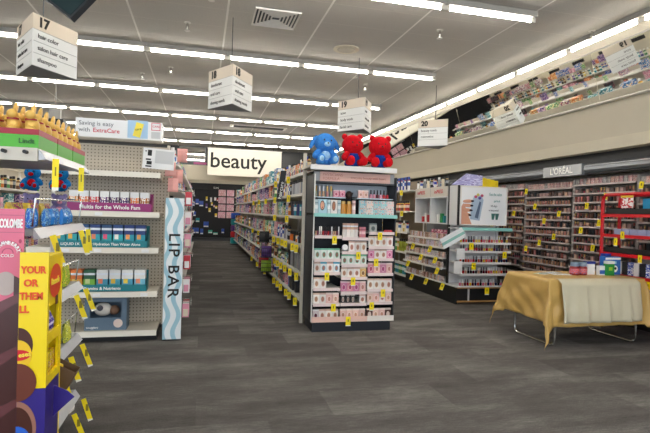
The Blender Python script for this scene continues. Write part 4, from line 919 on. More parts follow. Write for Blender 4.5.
# ================================================================== RED RACK
RX0, RX1, RY0, RY1 = 5.06, 5.37, 4.05, 5.35
o = empty('red_rack', (RX0, RY1, 0), 0, 'tall red metal rack with black trays beside the cloth-covered table', 'rack')
def rb(x0, x1, y0, y1, z0, z1, name, mat, par=None): return MB().box(x0-RX0, x1-RX0, y0-RY1, y1-RY1, z0, z1).build(name, mat, par or o)
for x in (RX0, RX1-.04):
    b = MB(); b.tube([(x+.02-RX0, RY1-.02-RY1, .075), (x+.02-RX0, -.02, 1.64), (x+.02-RX0, -.035, 1.69), (x+.02-RX0, -.07, 1.72), (x+.02-RX0, RY0-RY1+.07, 1.72), (x+.02-RX0, RY0-RY1+.035, 1.69), (x+.02-RX0, RY0-RY1+.02, 1.64), (x+.02-RX0, RY0-RY1+.02, .075)], .022, 8)
    b.build('end_frame', RED, o)
for z in (1.47, 1.215, .98, .72, .3):
    rb(RX0+.045, RX1-.045, RY0+.045, RY1-.045, z-.012, z, 'shelf', RED); rb(RX0-.004, RX0+.02, RY0+.045, RY1-.045, z-.035, z+.004, 'front_lip', RED)
for (x, y) in ((RX0+.03, RY1-.03), (RX1-.03, RY1-.03), (RX0+.03, RY0+.03), (RX1-.03, RY0+.03)):
    c = MB().lathe([(.036, -.014), (.036, .014)], 16, mat=Matrix.Translation((x-RX0, y-RY1-.015, .037)) @ Matrix.Rotation(PI/2, 4, 'Y')).build('caster_wheel', BLACK, o)
    MB().box(x-RX0-.018, x-RX0+.018, y-RY1-.02, y-RY1+.02, .060, .085).build('caster_fork', GREYM, c)
for z, lab in ((1.472, 'upper'), (.982, 'lower')):
    t_ = MB(); 
    y0, y1, x0, x1 = RY0+.08, RY1-.07, RX0+.025, RX1-.06
    t_.box(x0, x1, y0, y1, z, z+.01); t_.prism([(y0-0, z), (y1, z), (y1, z+.09), (y1-.05, z+.07), (y0+.05, z+.07), (y0, z+.09)], 0, .008, mat=Matrix(((0, 1, 0, x0), (1, 0, 0, 0), (0, 0, 1, 0), (0, 0, 0, 1))))
    t_.box(x0, x1, y0, y0+.008, z, z+.09); t_.box(x0, x1, y1-.008, y1, z, z+.09)
    q = t_.build('tray', MC('tray_black', '#17181a', .35)); tag(q, f"long black plastic tray on the {lab} shelf of the red rack", 'tray')
o2 = MB().box(5.03, 5.034, 4.82, 5.0, 1.55, 1.69).build('sale_sign', P('red_sign', '#efe6e4', '#d23a44', '#c81e2c', 'noise')); o2.name = 'hanging_sale_sign'; tag(o2, 'white and red sale sign clipped to the red rack top', 'sign')
MB().box(5.027, 5.0295, 4.82, 5.0, 1.675, 1.70).build('yellow_strip', YEL, o2)
fr_ = Frame(5.16, 4.66, -PI/2)
good(fr_, 0, .03, 1.484, 'blue_box', 'carton', .24, .12, .18, MC('bright_blue', '#2a9fd0', .4), None, 'bright blue box in the upper black tray of the red rack', 'box', None)
for q in range(5): good(Frame(5.11, 5.13 - q*.12, -PI/2), 0, .05, 1.217, 'lavender_box', 'carton', .11, .07, .07, MC('lavender', '#9da6c9', .4), None, f"pale lavender box on the red rack, {ORD[q]} from left", 'box', 'lavender boxes on the red rack')
good(Frame(5.11, 4.50, -PI/2), 0, .06, 1.217, 'clear_container', 'carton', .09, .08, .12, MC('pale_green', '#b9cfae', .2), None, 'pale green clear container on the second shelf of the red rack', 'container', None)
good(Frame(5.11, 4.38, -PI/2), 0, .06, 1.217, 'clear_container', 'carton', .1, .08, .13, MC('pale_aqua', '#a8d4d8', .2), None, 'pale aqua clear container on the second shelf of the red rack', 'container', None)
for q in range(9): good(Frame(5.11, 5.18 - q*.085, -PI/2), 0, .05, .722, 'blue_white_pack', 'carton', .07, .07, .16, [P('bwp', '#2f59b5', '#eef0f4', '#ffffff', 'noise'), W_, CHAR][q % 3], None, f"{['blue', 'white', 'black'][q % 3]} pack low on the red rack, {ORD[q]} from left", 'pack', 'packs low on the red rack')
for q, (y, z) in enumerate(((4.98, 1.17), (5.08, 1.08), (4.72, .90), (4.6, .6))): price_tag(Frame(5.05, y, -PI/2), 0, z + .09, f"on the red rack, {ORD[q]} from the top", d=-.0, w=.055, h=.10)

# ================================================================== FOLDING TABLE + CLOTH
TX0, TX1, TY0, TY1, TZ = 3.64, 4.87, 4.50, 5.22, .735
o = empty('folding_table', ((TX0+TX1)/2, (TY0+TY1)/2, 0), 0, 'folding table with bent steel tube legs under the gold cloth', 'table')
cx, cy = (TX0+TX1)/2, (TY0+TY1)/2
MB().box(TX0-cx, TX1-cx, TY0-cy, TY1-cy, TZ-.03, TZ).build('table_top', M('table_grey', '#b9b6ae', .5), o)
for x in (3.73, 4.80):
    b = MB(); xx = x - cx
    pts = [(xx, -.34, TZ-.032), (xx, -.35, .09)] + [(xx, -.35 + .07*(1-math.cos(t)), .085 - .068*math.sin(t)) for t in (.4, .8, 1.2, 1.57)]
    pts += [(xx, -p[1], p[2]) for p in pts[::-1]]
    b.tube(pts, .0145, 10).build('leg', CHROME, o)
    MB().box(xx-.02, xx+.02, -.33, .33, TZ-.055, TZ-.031).build('leg_bracket', GREYM, o)
# gold cloth: a sheet laid over the top, hanging at the sides with cone-shaped corners
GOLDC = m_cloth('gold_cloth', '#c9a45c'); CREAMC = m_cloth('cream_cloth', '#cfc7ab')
def cloth(ox, oyf, oyb, ox1):
    v = []; f = []
    a0, a1, b0, b1 = TX0-.006-ox, TX1+.006+ox1, TY0-.006-oyf, TY1+.006+oyb
    seg = lambda a, b, n: [a + (b-a)*k/n for k in range(n)]
    gx = seg(a0, TX0-.006, 20) + seg(TX0-.006, TX1+.006, 36) + seg(TX1+.006, a1, 20) + [a1]; gy = seg(b0, TY0-.006, 20) + seg(TY0-.006, TY1+.006, 22) + seg(TY1+.006, b1, 20) + [b1]
    nx, ny = len(gx)-1, len(gy)-1
    for q in gy:
        for p in gx:
            dx = max(TX0-.006-p, 0) - max(p-TX1-.006, 0); dy = max(TY0-.006-q, 0) - max(q-TY1-.006, 0)
            ax, ay = abs(dx), abs(dy)
            x = min(max(p, TX0-.006), TX1+.006); y = min(max(q, TY0-.006), TY1+.006); z = TZ + .004
            r = math.hypot(ax, ay)
            if r > 0:
                z -= r*(1.06 if (ax and ay) else 1)
                sx, sy = -math.copysign(1, dx) if ax else 0, -math.copysign(1, dy) if ay else 0
                fl = .012 + .05*min(1, r/.5)
                wv = .012*math.sin(p*17 + q*9)*min(1, r/.2) + .008*math.sin(p*31 - q*23)*min(1, r/.25)
                wv *= min(1, max(0, (r-.05)/.1))
                if ax and ay:
                    k = math.sqrt(2*ax*ay)/r if r else 0
                    x += sx*(fl*ax/r + .10*k*r/.6); y += sy*(fl*ay/r + .10*k*r/.6)
                    x += sx*wv; z = max(z, .028)
                elif ax: x += sx*(fl + wv)
                else: y += sy*(fl + wv)
            v.append((x, y, z))
    for j in range(ny):
        for i in range(nx):
            a = j*(nx+1)+i
            f.append((a, a+1, a+nx+2, a+nx+1))
    return MB().add(v, f)
g = cloth(.45, .50, .42, .45).build('tablecloth', GOLDC, None, True); tag(g, 'shiny gold tablecloth draped over the folding table, corners hanging low', 'tablecloth')
md = g.modifiers.new('thick', 'SOLIDIFY'); md.thickness = .0015; md.offset = 1
# cream sheet hung over the front, standing in for the gold cloth's paler face
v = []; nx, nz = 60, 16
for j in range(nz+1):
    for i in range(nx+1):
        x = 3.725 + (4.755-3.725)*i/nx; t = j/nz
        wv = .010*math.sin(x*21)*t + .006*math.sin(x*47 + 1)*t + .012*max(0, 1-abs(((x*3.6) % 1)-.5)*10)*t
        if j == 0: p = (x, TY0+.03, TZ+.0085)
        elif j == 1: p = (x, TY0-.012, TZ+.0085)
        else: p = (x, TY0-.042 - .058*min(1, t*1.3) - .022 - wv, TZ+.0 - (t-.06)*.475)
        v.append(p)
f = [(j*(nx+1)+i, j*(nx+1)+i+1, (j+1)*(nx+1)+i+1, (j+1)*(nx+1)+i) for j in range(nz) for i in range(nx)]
cf = MB().add(v, f).build('front_sheet', CREAMC, None, True); tag(cf, 'pale cream front sheet hanging over the front edge of the gold cloth', 'tablecloth')
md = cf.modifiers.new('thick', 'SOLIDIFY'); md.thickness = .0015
# goods on the table
T0 = TZ + .0065
MIR = MC('juice_red', '#8a1f24', .3)
for q, x in enumerate((4.26, 4.37)):
    o = empty('vitamin_bottle', (x, 4.86, T0), 0, f"dark red bottle with silver-blue cap on the table, {'first' if q == 0 else 'second'} of the pair", 'bottle')
    MB().lathe([(.05, 0), (.053, .01), (.053, .085), (.045, .1)], 18).build('body', MIR, o); MB().lathe([(.054, .02), (.054, .075)], 18).build('label_band', P('lab_pink', '#c9545a', '#d98a80', '#5a6fb0', 'noise'), o)
    MB().lathe([(.045, .101), (.047, .11), (.047, .145), (.042, .15)], 18).build('cap', MC('cap_iceblue', '#7f93a8', .3), o)
def tbox(x, y, w, d, h, m, lab, extra=None, rz=0):
    o = link('tabletop_package', MB().box(-w/2, w/2, -d/2, d/2, 0, h).mesh('package', m)); o.location = (x, y, T0); o.rotation_euler = (0, 0, rz); tag(o, lab, 'package', None)
    return o
q = tbox(4.505, 4.90, .10, .06, .125, W_, 'white tub with a dark blue lid on the table'); MB().box(-.055, .055, -.035, .035, .127, .155).build('blue_lid', MC('lid_blue', '#2b3f94'), q)
q = tbox(4.60, 4.83, .075, .05, .11, W_, 'small white and blue package in front of the blue carton'); MB().box(-.036, .036, -.0262, -.0253, .015, .06).build('blue_oval', MC('oval_blue', '#2b62b4'), q)
q = tbox(4.69, 4.80, .10, .06, .135, MC('pack_green', '#1f8f3c', .35), 'bright green package with a white top on the table'); MB().box(-.05, .05, -.03, .03, .137, .17).build('white_top', W_, q); MB().box(-.03, .02, -.0315, -.0305, .06, .10).build('print_leaf', LIME, q)
q = tbox(4.80, 4.90, .22, .09, .215, MC('carton_blue', '#2468b8', .35), 'large blue carton with a white circle behind the green package')
MB().lathe([(.04, 0), (.04, .001)], 22, mat=Matrix.Translation((.03, -.0458, .07)) @ Matrix.Rotation(PI/2, 4, 'X')).build('white_circle', W_, q); MB().lathe([(.016, 0), (.016, .001)], 16, mat=Matrix.Translation((.035, -.0472, .075)) @ Matrix.Rotation(PI/2, 4, 'X')).build('dark_dot', K_, q)
MB().box(-.11, .11, -.0458, -.0453, .18, .205).build('white_band', W_, q); MB().box(-.03, .05, -.0458, -.0453, .13, .16).build('pale_print', MC('pale_blue', '#9fd0e0'), q)
q = tbox(4.885-.035, 5.02, .09, .07, .24, MC('carton_navy', '#1e3c98', .35), 'tall navy carton standing behind the blue carton')
for q, (x, y, w, d, rz, m, lab) in enumerate(((3.92, 4.98, .2, .14, .5, 'flyer_mint', 'mint and white flyer lying on the gold tablecloth, furthest from the bottles'), (4.10, 4.90, .22, .15, -.2, 'flyer_white', 'white flyer lying on the gold tablecloth in the middle of the papers'), (4.12, 5.07, .2, .13, .15, 'flyer_grey', 'pale grey flyer lying on the gold tablecloth at the back'))):
    o = link('flyer', MB().box(-w/2, w/2, -d/2, d/2, 0, .0012).mesh('flyer', P(m, '#e6e9ea', {'flyer_mint': '#8cc4b4', 'flyer_white': '#f6f6f4', 'flyer_grey': '#c2c8ce'}[m], '#9aa6b2', 'noise'))); o.location = (x, y, T0 + .001*q); o.rotation_euler = (0, 0, rz); tag(o, lab, 'paper')

# ================================================================== BACK WALL DISPLAY
o = empty('pegboard_display', (.3, 22.6, 0), 0, 'black pegboard display of blue and pink packs on the far back wall', 'display')
MB().box(-6.5, 4.7, 0, .03, .12, 2.56).build('back_panel', M('peg_black', '#15161a', .6), o); MB().box(-6.5, 4.7, -.3, -.001, 0, .14).build('base', DGREY, o)
MB().box(-1.0, 1.6, -.05, -.001, 2.30, 2.50).build('header', BLACK, o); text('SUNCARE'[:3], .12, WHITEINK, o, (.2, -.054, 2.36), name='lettering')
IT = [(-0.36, 1.64, 'blue', BLU, .14, .22), (-0.19, 1.72, 'blue', BLU, .14, .25), (-0.01, 1.64, 'blue', BLU, .18, .24), (-0.29, 1.18, 'blue', BLU, .12, .2), (0.22, 0.72, 'blue', BLU, .22, .24), (-0.29, 0.44, 'blue', BLU, .13, .24), (-0.15, 0.44, 'blue', BLU, .13, .24), (0.04, 0.4, 'blue', BLU, .13, .24), (0.96, 0.44, 'blue', BLU, .12, .2),  # pack x and z converted from image pixel positions onto the back pegboard
      (-0.15, 0.91, 'teal', TEAL, .16, .18), (0.41, 0.4, 'green', MC('mintg', '#3cb89a'), .18, .14), (0.64, 0.32, 'green', MC('mintg'), .2, .1), (0.22, 1.87, 'yellow', YEL, .08, .18), (0.41, 1.83, 'white', W_, .08, .2), (0.45, 1.64, 'yellow', YEL, .08, .14), (0.22, 1.55, 'purple', PUR, .09, .2), (0.36, 1.37, 'yellow', YEL, .1, .18), (0.64, 1.5, 'yellow', YEL, .1, .12), (0.64, 1.14, 'yellow', YEL, .1, .16), (0.59, 1.87, 'white', W_, .09, .14), (0.69, 1.83, 'red', REDP, .06, .12), (0.55, 1.55, 'pink', PNK, .06, .1)]
for q, (x, z, cw, m, w_, h_) in enumerate(IT):
    oo = MB().box(x-w_/2, x+w_/2, 22.52, 22.59, z-h_/2, z+h_/2).build('hanging_pack', m); tag(oo, f"small {cw} pack on the black back-wall pegboard, about {round(z, 1)} metres up, {ORD[q]}", 'pack', f"{cw} packs on the back-wall pegboard"); pass
    MB().box(x-w_/2+.01, x+w_/2-.01, 22.517, 22.5195, z-h_/2+.01, z-h_/2+.06).build('white_print', W_, oo)
for q in range(8):
    r_, c_ = q // 2, q % 2
    x, z = .89 + c_*.37, 2.15 - r_*.33; oo = MB().box(x-.16, x+.16, 22.52, 22.585, z-.14, z+.14).build('hanging_card', P('pink_card', '#e2a8b4', '#f4dfe2', '#b54a64', 'noise')); tag(oo, f"pink card on the back-wall pegboard, {ORD[r_]} row down, {ORD[c_]} column", 'card', 'pink cards on the back-wall pegboard')
# mirror strip detail above the back soffit
o = empty('wall_mirror', (-.35, 20.6, 3.22), 0, 'small pale security mirror on the dark band above the back soffit', 'mirror')
MB().box(-.55, .42, -.02, .0, .12, .66).build('mirror_face', MIRROR, o); MB().box(-.58, .45, -.001, .012, .09, .69).build('mirror_frame', GREYM, o); MB().box(-.0, .5, -.06, -.021, -.02, .07).build('magenta_strip', MC('magenta', '#a02a6a'), o)

# ================================================================== LEFT GONDOLA RUN AND LEFT WALL (seen through gaps and in the mirrors)
for k in range(12):
    f_ = Frame(-3.0, 5.7 + 1.22*k + .61, PI/2)
    bay(f_, 1.22, ZS[:4], 2.0, f"shelving bay facing the hair color aisle, {WORD(k)} from the front", deck=.14, group='bays of the hair color aisle')
    if k >= 3:
        oo = empty('hanging_header_board', f_.w(0, .3, 2.02), PI/2, f"cream header board over {WORD(k)} bay of the hair color aisle", 'header', 'header boards over the hair color aisle')
        MB().box(-.60, .60, 0, .03, 0, .24).build('board', CREAM, oo); MB().box(-.28, .28, -.004, -.0005, .06, .18).build('category_plate', BLACK, oo)
    for li, z in enumerate([.14] + ZS):
        if k >= 6 and li < 2: continue
        if k < 6 and li == 5: continue
        row(f_, -.58, .58, .02, z, [tuple(list(s[:4]) + [s[4]*1.3, s[5]*1.2, s[6]] + [s[7]]) for s in ([BIGBOX, CARTON] if li % 2 else [SHAMPOO, LOTION])], f"{LEV[li]} shelf, {WORD(k)} bay, hair color aisle", gap=.035, drop=.06, maxh=.24, grp='goods along the hair color aisle')
for k in range(4, 8):
    f_ = Frame(-8.5, 4.5 + 2.2*k, PI/2)
    bay(f_, 2.19, [.55, .9, 1.25, 1.6, 1.9], 2.2, f"long shelving unit along the far-left wall, {WORD(k)} from the front", deck=.2, group='units along the far-left wall')
    for li, z in enumerate([.55, .9, 1.25, 1.6, 1.9]):
        row(f_, -1.05, 1.05, .02, z, [tuple(['wall_unit_box', 'box', 'large box'] + list(BIGBOX[3:4]) + [.2, .2, .22, BIGBOX[7]])], f"{ORD[li]} shelf up, {WORD(k)} far-left wall unit", gap=.03, drop=.1, grp='boxes along the far-left wall')
    hb = MB().box(-8.66, -8.57, 3.42+2.2*k, 5.58+2.2*k, 2.24, 2.62).build('hanging_header_board', CREAM); tag(hb, f"cream header board above {WORD(k)} unit of the far-left wall", 'header', 'header boards on the far-left wall')
    oo = MB().box(-8.56, -8.52, 4.0+2.2*k, 5.0+2.2*k, 2.3, 2.45).build('hanging_category_plate', BLACK); tag(oo, f"black category plate above {WORD(k)} unit of the far-left wall", 'sign', 'category plates on the far-left wall')
# ================================================================== CANDY SHELVES, LEFT FOREGROUND
CX, CY0, CY1 = -.68, 2.33, 3.20
o = empty('candy_shelving', (CX, CY0, 0), 0, 'grey candy shelving unit with slanted price rails near the yellow display', 'shelving')
def cb_(x0, x1, y0, y1, z0, z1, name, mat, par=None): return MB().box(x0-CX, x1-CX, y0-CY0, y1-CY0, z0, z1).build(name, mat, par or o)
GW = M('shelf_grey', '#9b9c9d', .4)
cb_(-1.20, -1.185, CY0+.01, CY1-.01, .1, 1.95, 'back_panel', M('grid_backing', '#9a9c9e', .5))
b = MB()
for q in range(8): b.tube([(-1.18-CX, .04+q*.115, .1), (-1.18-CX, .04+q*.115, 1.95)], .006, 5)
for q in range(16): b.tube([(-1.178-CX, .02, .15+q*.12), (-1.178-CX, .85, .15+q*.12)], .004, 4)
b.build('wire_grid', WHITE, o)
for y in (CY0+.01, CY1-.02): cb_(-1.17, -1.14, y-.012, y+.012, 0, 1.98, 'upright', WHITE)
cb_(-1.17, CX-.08, CY0+.01, CY1-.01, 0, .1, 'kick_base', DGREY)
for z, x in ((1.615, CX), (1.275, CX-.012), (.93, CX-.02), (.62, CX-.02), (.28, CX-.025)):
    s = cb_(-1.17, x, CY0, CY1, z-.03, z, 'shelf', GW if z < 1.5 else M('shelf_under', '#8a8a88', .4))
    MB().add([(x-CX+.001, 0, z+.004), (x-CX+.03, 0, z-.04), (x-CX+.001, 0, z-.045), (x-CX+.001, CY1-CY0, z+.004), (x-CX+.03, CY1-CY0, z-.04), (x-CX+.001, CY1-CY0, z-.045)], [(0, 1, 2), (3, 5, 4), (0, 3, 4, 1), (1, 4, 5, 2), (0, 2, 5, 3)]).build('price_rail', M('rail_clearwhite', '#c3c5c9', .25), s)
    if 1.0 < z < 1.5 or .5 < z < 1.0:
        bb = MB(); bb.tube([(x-CX-.01, .02, z+.01), (x-CX+.0, .02, z+.13), (x-CX+.0, CY1-CY0-.02, z+.13), (x-CX-.01, CY1-CY0-.02, z+.01)], .004, 5)
        bb.build('wire_fence', CHROME, s)
cb_(-1.17, CX, CY0-.012, CY0-.001, 1.585-.02, 1.62, 'end_rail', BEIGE)
for x in (-.80, -.72): MB().lathe([(.008, -.03), (.008, 0)], 8, mat=Matrix.Translation((x-CX, -.014, 1.60)) @ Matrix.Rotation(-PI/2, 4, 'X')).build('hook_peg', BLACK, o)
# chocolate bunny trays on the top shelf
GREEN = MC('tray_green', '#4fae2a', .4); REDB = MC('ribbon_red', '#a3152a', .4)
def bunny_mesh():
    b = MB(); b.ball((0, 0, .035), (.024, .034, .035), 12, 8); b.ball((0, -.026, .073), (.018, .022, .02), 12, 8); b.ball((0, .008, .10), (.007, .018, .03), 10, 6, rot=Matrix.Rotation(-.7, 3, 'X')); b.ball((0, -.028, .018), (.018, .02, .014), 10, 6)
    return b.mesh('foil_bunny', M('foil_gold', '#e2b558', .42, .15), True)
BM = bunny_mesh(); CL = MB().lathe([(.0195, .053), (.0195, .059)], 12, cy=-.018).mesh('ribbon', REDB)
for r_ in range(3):
    y0, y1 = CY0 + .01 + r_*.29, CY0 + .295 + r_*.29
    for c_ in range(2):
        x0, x1 = (-.835, CX-.003) if c_ == 0 else (-.995, -.838)
        oo = empty('bunny_tray', ((x0+x1)/2, y0, 1.617), 0, f"green and red tray of gold foil bunnies, {ORD[r_]} back in the {'outer' if c_ == 0 else 'inner'} row", 'tray', None)
        w_ = (x1-x0)/2; L = y1-y0-.006
        b = MB(); b.box(-w_, w_, 0, L, 0, .004); b.box(-w_, w_, 0, .003, .004, .06); b.box(-w_, w_, L-.003, L, .004, .06); b.box(-w_, -w_+.003, .003, L-.003, .004, .06); b.box(w_-.003, w_, .003, L-.003, .004, .06); b.build('tray_body', GREEN, oo)
        b = MB(); b.box(-w_-.001, w_+.001, -.001, .003, .061, .085); b.box(w_-.003, w_+.001, .003, L, .061, .085); b.build('red_band', REDB, oo)
        if r_ == 0 or True:
            pass
        if r_ == 0: text('Lindt', .03, MC('dkgreen', '#1f5c14'), oo, (-.0, -.003, .032), name='lettering', bold=.01)
        for j in range(3):
            for i in range(2):
                q = link('foil_bunny', BM); q.location = ((x0+x1)/2 - .035 + .07*i, y0 + .055 + j*.09, 1.623 + .062); q.rotation_euler = (0, 0, 0)
                q.scale = (1.2, 1.1, 1.1)
                tag(q, f"gold foil bunny, {ORD[j]} from front, {'inner' if i == 0 else 'outer'} side of the {ORD[r_]} {'outer' if c_ == 0 else 'inner'} green tray", 'chocolate bunny', 'gold foil bunnies in the green trays')
                c2 = link('ribbon', CL, q)
        # false floor that raises the bunnies
        MB().box(-w_+.004, w_-.004, .004, L-.004, .055, .060).build('insert_card', REDB, oo)
# candy on the lower shelves
def pile(z, x0, y0, n, m_list, name, words_, cat, w, h, where):
    for q in range(n):
        cw, m = m_list[q % len(m_list)]
        a = good(Frame(x0 + rng.uniform(-.02, .02), y0 + q*(.80/n), PI/2), 0, 0, z + .003, name, 'pouch', w, .05, h, m, None, f"{cw} {words_} on {where}, {ORD[q]} from the near end", cat, f"{words_}s on {where}")
        a.rotation_euler = (0, 0, PI/2 + rng.uniform(-.15, .15))
pile(1.275, -.74, CY0+.07, 8, [('blue', P('cb1', '#1f6fd0', '#9ad0f5', '#0f3a8a', 'noise')), ('bright blue', MC('cb2', '#2b8be0', .2))], 'candy_bag', 'candy bag', 'candy', .095, .085, 'the second candy shelf')
pile(1.275, -.86, CY0+.07, 7, [('multicoloured', P('cb3', '#b03a6a', '#e8c040', '#3a7f4a', 'noise')), ('yellow', YEL)], 'candy_bag', 'candy bag', 'candy', .1, .11, 'the second candy shelf, back row')
pile(.93, -.74, CY0+.07, 8, [('lime', P('cb4', '#a9c42c', '#f2e25a', '#3c8a30', 'noise')), ('yellow', P('cb5', '#f0d83a', '#7fb83a', '#2f6f30', 'noise'))], 'candy_pouch', 'candy pouch', 'candy', .095, .11, 'the third candy shelf')
pile(.93, -.86, CY0+.07, 6, [('green', GRN), ('purple', PUR)], 'candy_pouch', 'candy pouch', 'candy', .12, .15, 'the third candy shelf, back row')
pile(.62, -.73, CY0+.07, 8, [('yellow-green', P('cb6', '#c6c23a', '#e8e070', '#4f7f40', 'noise')), ('olive', P('cb7', '#8a9440', '#d8d070', '#44602c', 'noise'))], 'candy_pack', 'candy pack', 'candy', .09, .10, 'the fourth candy shelf')
pile(.28, -.74, CY0+.07, 7, [('brown', P('cb8', '#6b5138', '#9a8060', '#3a2a1c', 'noise')), ('orange', ORG), ('yellow', YEL)], 'candy_packet', 'candy packet', 'candy', .11, .13, 'the lowest candy shelf')
for q, (z, y, t) in enumerate(((1.615, 2.40, 0), (1.615, 2.88, 0), (1.275, 2.42, -.32), (1.275, 2.95, -.28), (1.275, 3.12, -.12), (.93, 2.88, -.35), (.93, 3.10, -.35), (.62, 2.80, -.3), (.62, 3.05, -.35), (.28, 2.9, -.35), (.28, 3.12, -.3), (.62, 2.6, -.3))):
    price_tag(Frame(CX if z > 1.5 else CX-.011, y, PI/2), 0, z - .03, f"on the candy shelving, {ORD[q]} counting down and away", d=-.05, rz=-PI/2 + .25, tilt=t, w=.026, h=.14)
# blue and purple plush on hooks behind the candy unit
for q, (x, y, z, m, lab, s) in enumerate(((-1.04, 3.47, 1.475, m_plush('plush_sea', '#1f7fc4'), 'blue plush toy hanging behind the candy shelves, inner one', .45), (-.88, 3.47, 1.475, m_plush('plush_sea'  , '#1f7fc4'), 'blue plush toy hanging behind the candy shelves, outer one', .45),
        (-1.045, 3.47, 1.31, m_plush('plush_lilac', '#9a8fc0'), 'lilac plush toy hanging below the blue plush toys, inner one', .42), (-.885, 3.47, 1.31, m_plush('plush_lilac', '#9a8fc0'), 'lilac plush toy hanging below the blue plush toys, outer one', .42))):
    p = plush(x, y, z, .1*q, m, m, m, PR if q < 2 else PNK, lab, 0, 1); p.scale = (s, s, s); p.name = 'hanging_plush_toy'
o = empty('spinner_rack', (-.96, 3.62, 0), 0, 'slim white wire spinner rack behind the candy shelves', 'rack')
MB().tube([(0, 0, .02), (0, 0, 1.78)], .012, 8).build('pole', WHITE, o); MB().lathe([(.16, 0), (.16, .018)], 20).build('base', WHITE, o)
for z in (1.4, 1.65): 
    b = MB(); [b.tube([(0, 0, z+.02), (x, -.1, z+.02)], .004, 5) for x in (-.12, .12)]; b.tube([(-.16, -.1, z+.02), (.16, -.1, z+.02)], .004, 5); b.build('hook_arm', CHROME, o)

# ================================================================== YELLOW CARDBOARD DISPLAY
YELC = MC('display_yellow', '#f5d500', .35); PURC = MC('display_purple', '#2f1f7a', .35); ORI = MC('print_orange', '#e8541c', .5)
YX, YY0, YY1 = -.54, 2.0, 2.19
o = empty('cardboard_display', (YX, YY0, 0), 0, 'tall yellow and purple cardboard candy display with orange slogan', 'display stand')
w_ = -.095; D = YY1 - YY0
MB().box(w_, 0, 0, .006, .705, 1.205).build('end_panel_yellow', YELC, o); MB().box(w_, 0, 0, .006, 0, .704).build('end_panel_purple', PURC, o)
MB().box(w_, 0, .007, D, 1.175, 1.19).build('top_tray', YELC, o); MB().box(w_, 0, D-.006, D, 0, 1.174).build('rear_panel', YELC, o); MB().box(w_, w_+.006, .007, D-.007, 0, 1.174).build('back_panel', YELC, o)
MB().box(-.012, -.002, .007, .03, .705, 1.174).box(-.012, -.002, D-.03, D-.007, .705, 1.174).box(-.012, -.002, .0301, D-.0301, 1.0, 1.174).build('side_header', YELC, o)
for z0, z1 in ((.705, .74), ): MB().box(-.012, -.002, .0301, D-.0301, z0, z1).build('side_lip', YELC, o)
MB().box(-.012, -.002, .0301, D-.0301, .86, .90).build('side_lip', YELC, o)
MB().box(-.012, -.002, .007, D-.007, 0, .704).build('side_panel_purple', PURC, o)
for z in (.45, .72, .875): MB().box(w_+.007, -.013, .007, D-.007, z-.008, z).build('shelf', YELC, o)
for s_, z, x in (('YOUR', 1.14, -.089), ('OR', 1.092, -.080), ('THEM', 1.044, -.092), ('LL', .996, -.093)): text(s_, .036, ORI, o, (x, -.003, z), bold=.035, xs=.82 if len(s_) > 2 else .9)
# printed egg pictures on the end panel
def disc(cx, cz, rx, rz_, mat, name, y=-.001, par=None): return MB().lathe([(1, 0), (1, .0008)], 32, mat=Matrix.Translation((cx, y, cz)) @ Matrix.Rotation(PI/2, 4, 'X') @ Matrix.Diagonal((rx, rz_, 1, 1))).build(name, mat, par or o)
CH, CHD = MC('choc', '#4a2114', .35), MC('choc_light', '#6b3220', .35)
for (x0, x1, z0, z1, m_, nm, y_) in ((-.094, -.045, .80, .93, CH, 'printed_chocolate_egg', -.0004), (-.094, -.048, .775, .885, MC('egg_yellow', '#eec01e'), 'printed_yellow_egg', -.0016), (-.094, -.052, .81, .85, MC('logo_red', '#d21f26'), 'logo_oval', -.0028),
        (-.094, -.030, .66, .80, CHD, 'printed_chocolate_egg', -.0034), (-.094, -.028, .46, .66, MC('choc_ring', '#9a6a58'), 'printed_creme_egg', -.0004), (-.094, -.040, .46, .64, CH, 'printed_creme_shadow', -.0016), (-.094, -.045, .46, .57, MC('egg_foil', '#2c62c4'), 'printed_foil_egg', -.0028)):
    R2 = x1 - x0; zc, rz_ = (z0+z1)/2, (z1-z0)/2
    MB().prism([(x0, zc-rz_)] + [(x0 + R2*math.cos(t), zc + rz_*math.sin(t)) for t in [-PI/2 + PI*j/16 for j in range(1, 16)]] + [(x0, zc+rz_)], y_-.0010, y_).build(nm, m_, o)
text("eses", .024, MC('logo_yellow', '#ffe84a'), o, (-.091, -.0045, .83), (PI/2, -.12, 0), 'logo_lettering', bold=.02)
# side logo and candy showing in the openings
MB().lathe([(1, 0), (1, .0008)], 28, mat=Matrix.Translation((.0, .095, 1.09)) @ Matrix.Rotation(PI/2, 4, 'Y') @ Matrix.Diagonal((.065, .075, 1, 1))).build('side_logo', MC('logo_orange', '#e8481c'), o)
text("Reese's", .034, MC('logo_yellow'), o, (.0022, .035, 1.09), (PI/2, 0, PI/2), 'logo_lettering', bold=.02)
MB().box(.0002, .0012, .10, .13, .995, 1.03).build('printed_bar', CH, o)
# purple wing and brown flap
MB().prism([(0, .68), (.05, .655), (.075, .63), (.0, .56)], 0, .004, mat=Matrix.Translation((0.001, .1, 0))).build('purple_wing', PURC, o)
for q in range(5): 
    good(Frame(YX-.05, YY0+.035+q*.028, PI/2), 0, 0, .877, 'candy_egg_bag', 'pouch', .027, .07, .10, P('egg_purple', '#4a2a90', '#c9b8ea', '#e8e0f4', 'noise'), None, f"purple foil candy bag inside the yellow display, {ORD[q]} back", 'candy', 'purple candy bags in the yellow display')
for q in range(4):
    good(Frame(YX-.05, YY0+.04+q*.036, PI/2), 0, 0, .722, 'candy_bar_box', 'carton', .03, .07, .09, P('yb_box', '#e8c414', '#c8521c', '#f8f0d0', 'noise'), None, f"yellow and orange candy box inside the yellow display, {ORD[q]} back", 'candy', 'yellow candy boxes in the yellow display')
o = empty('chocolate_carton', (-.585, 2.29, .63), 0, 'open brown carton with yellow eggs tilted beside the purple display', 'carton')
rt = Matrix.Rotation(math.radians(28), 4, 'Y')
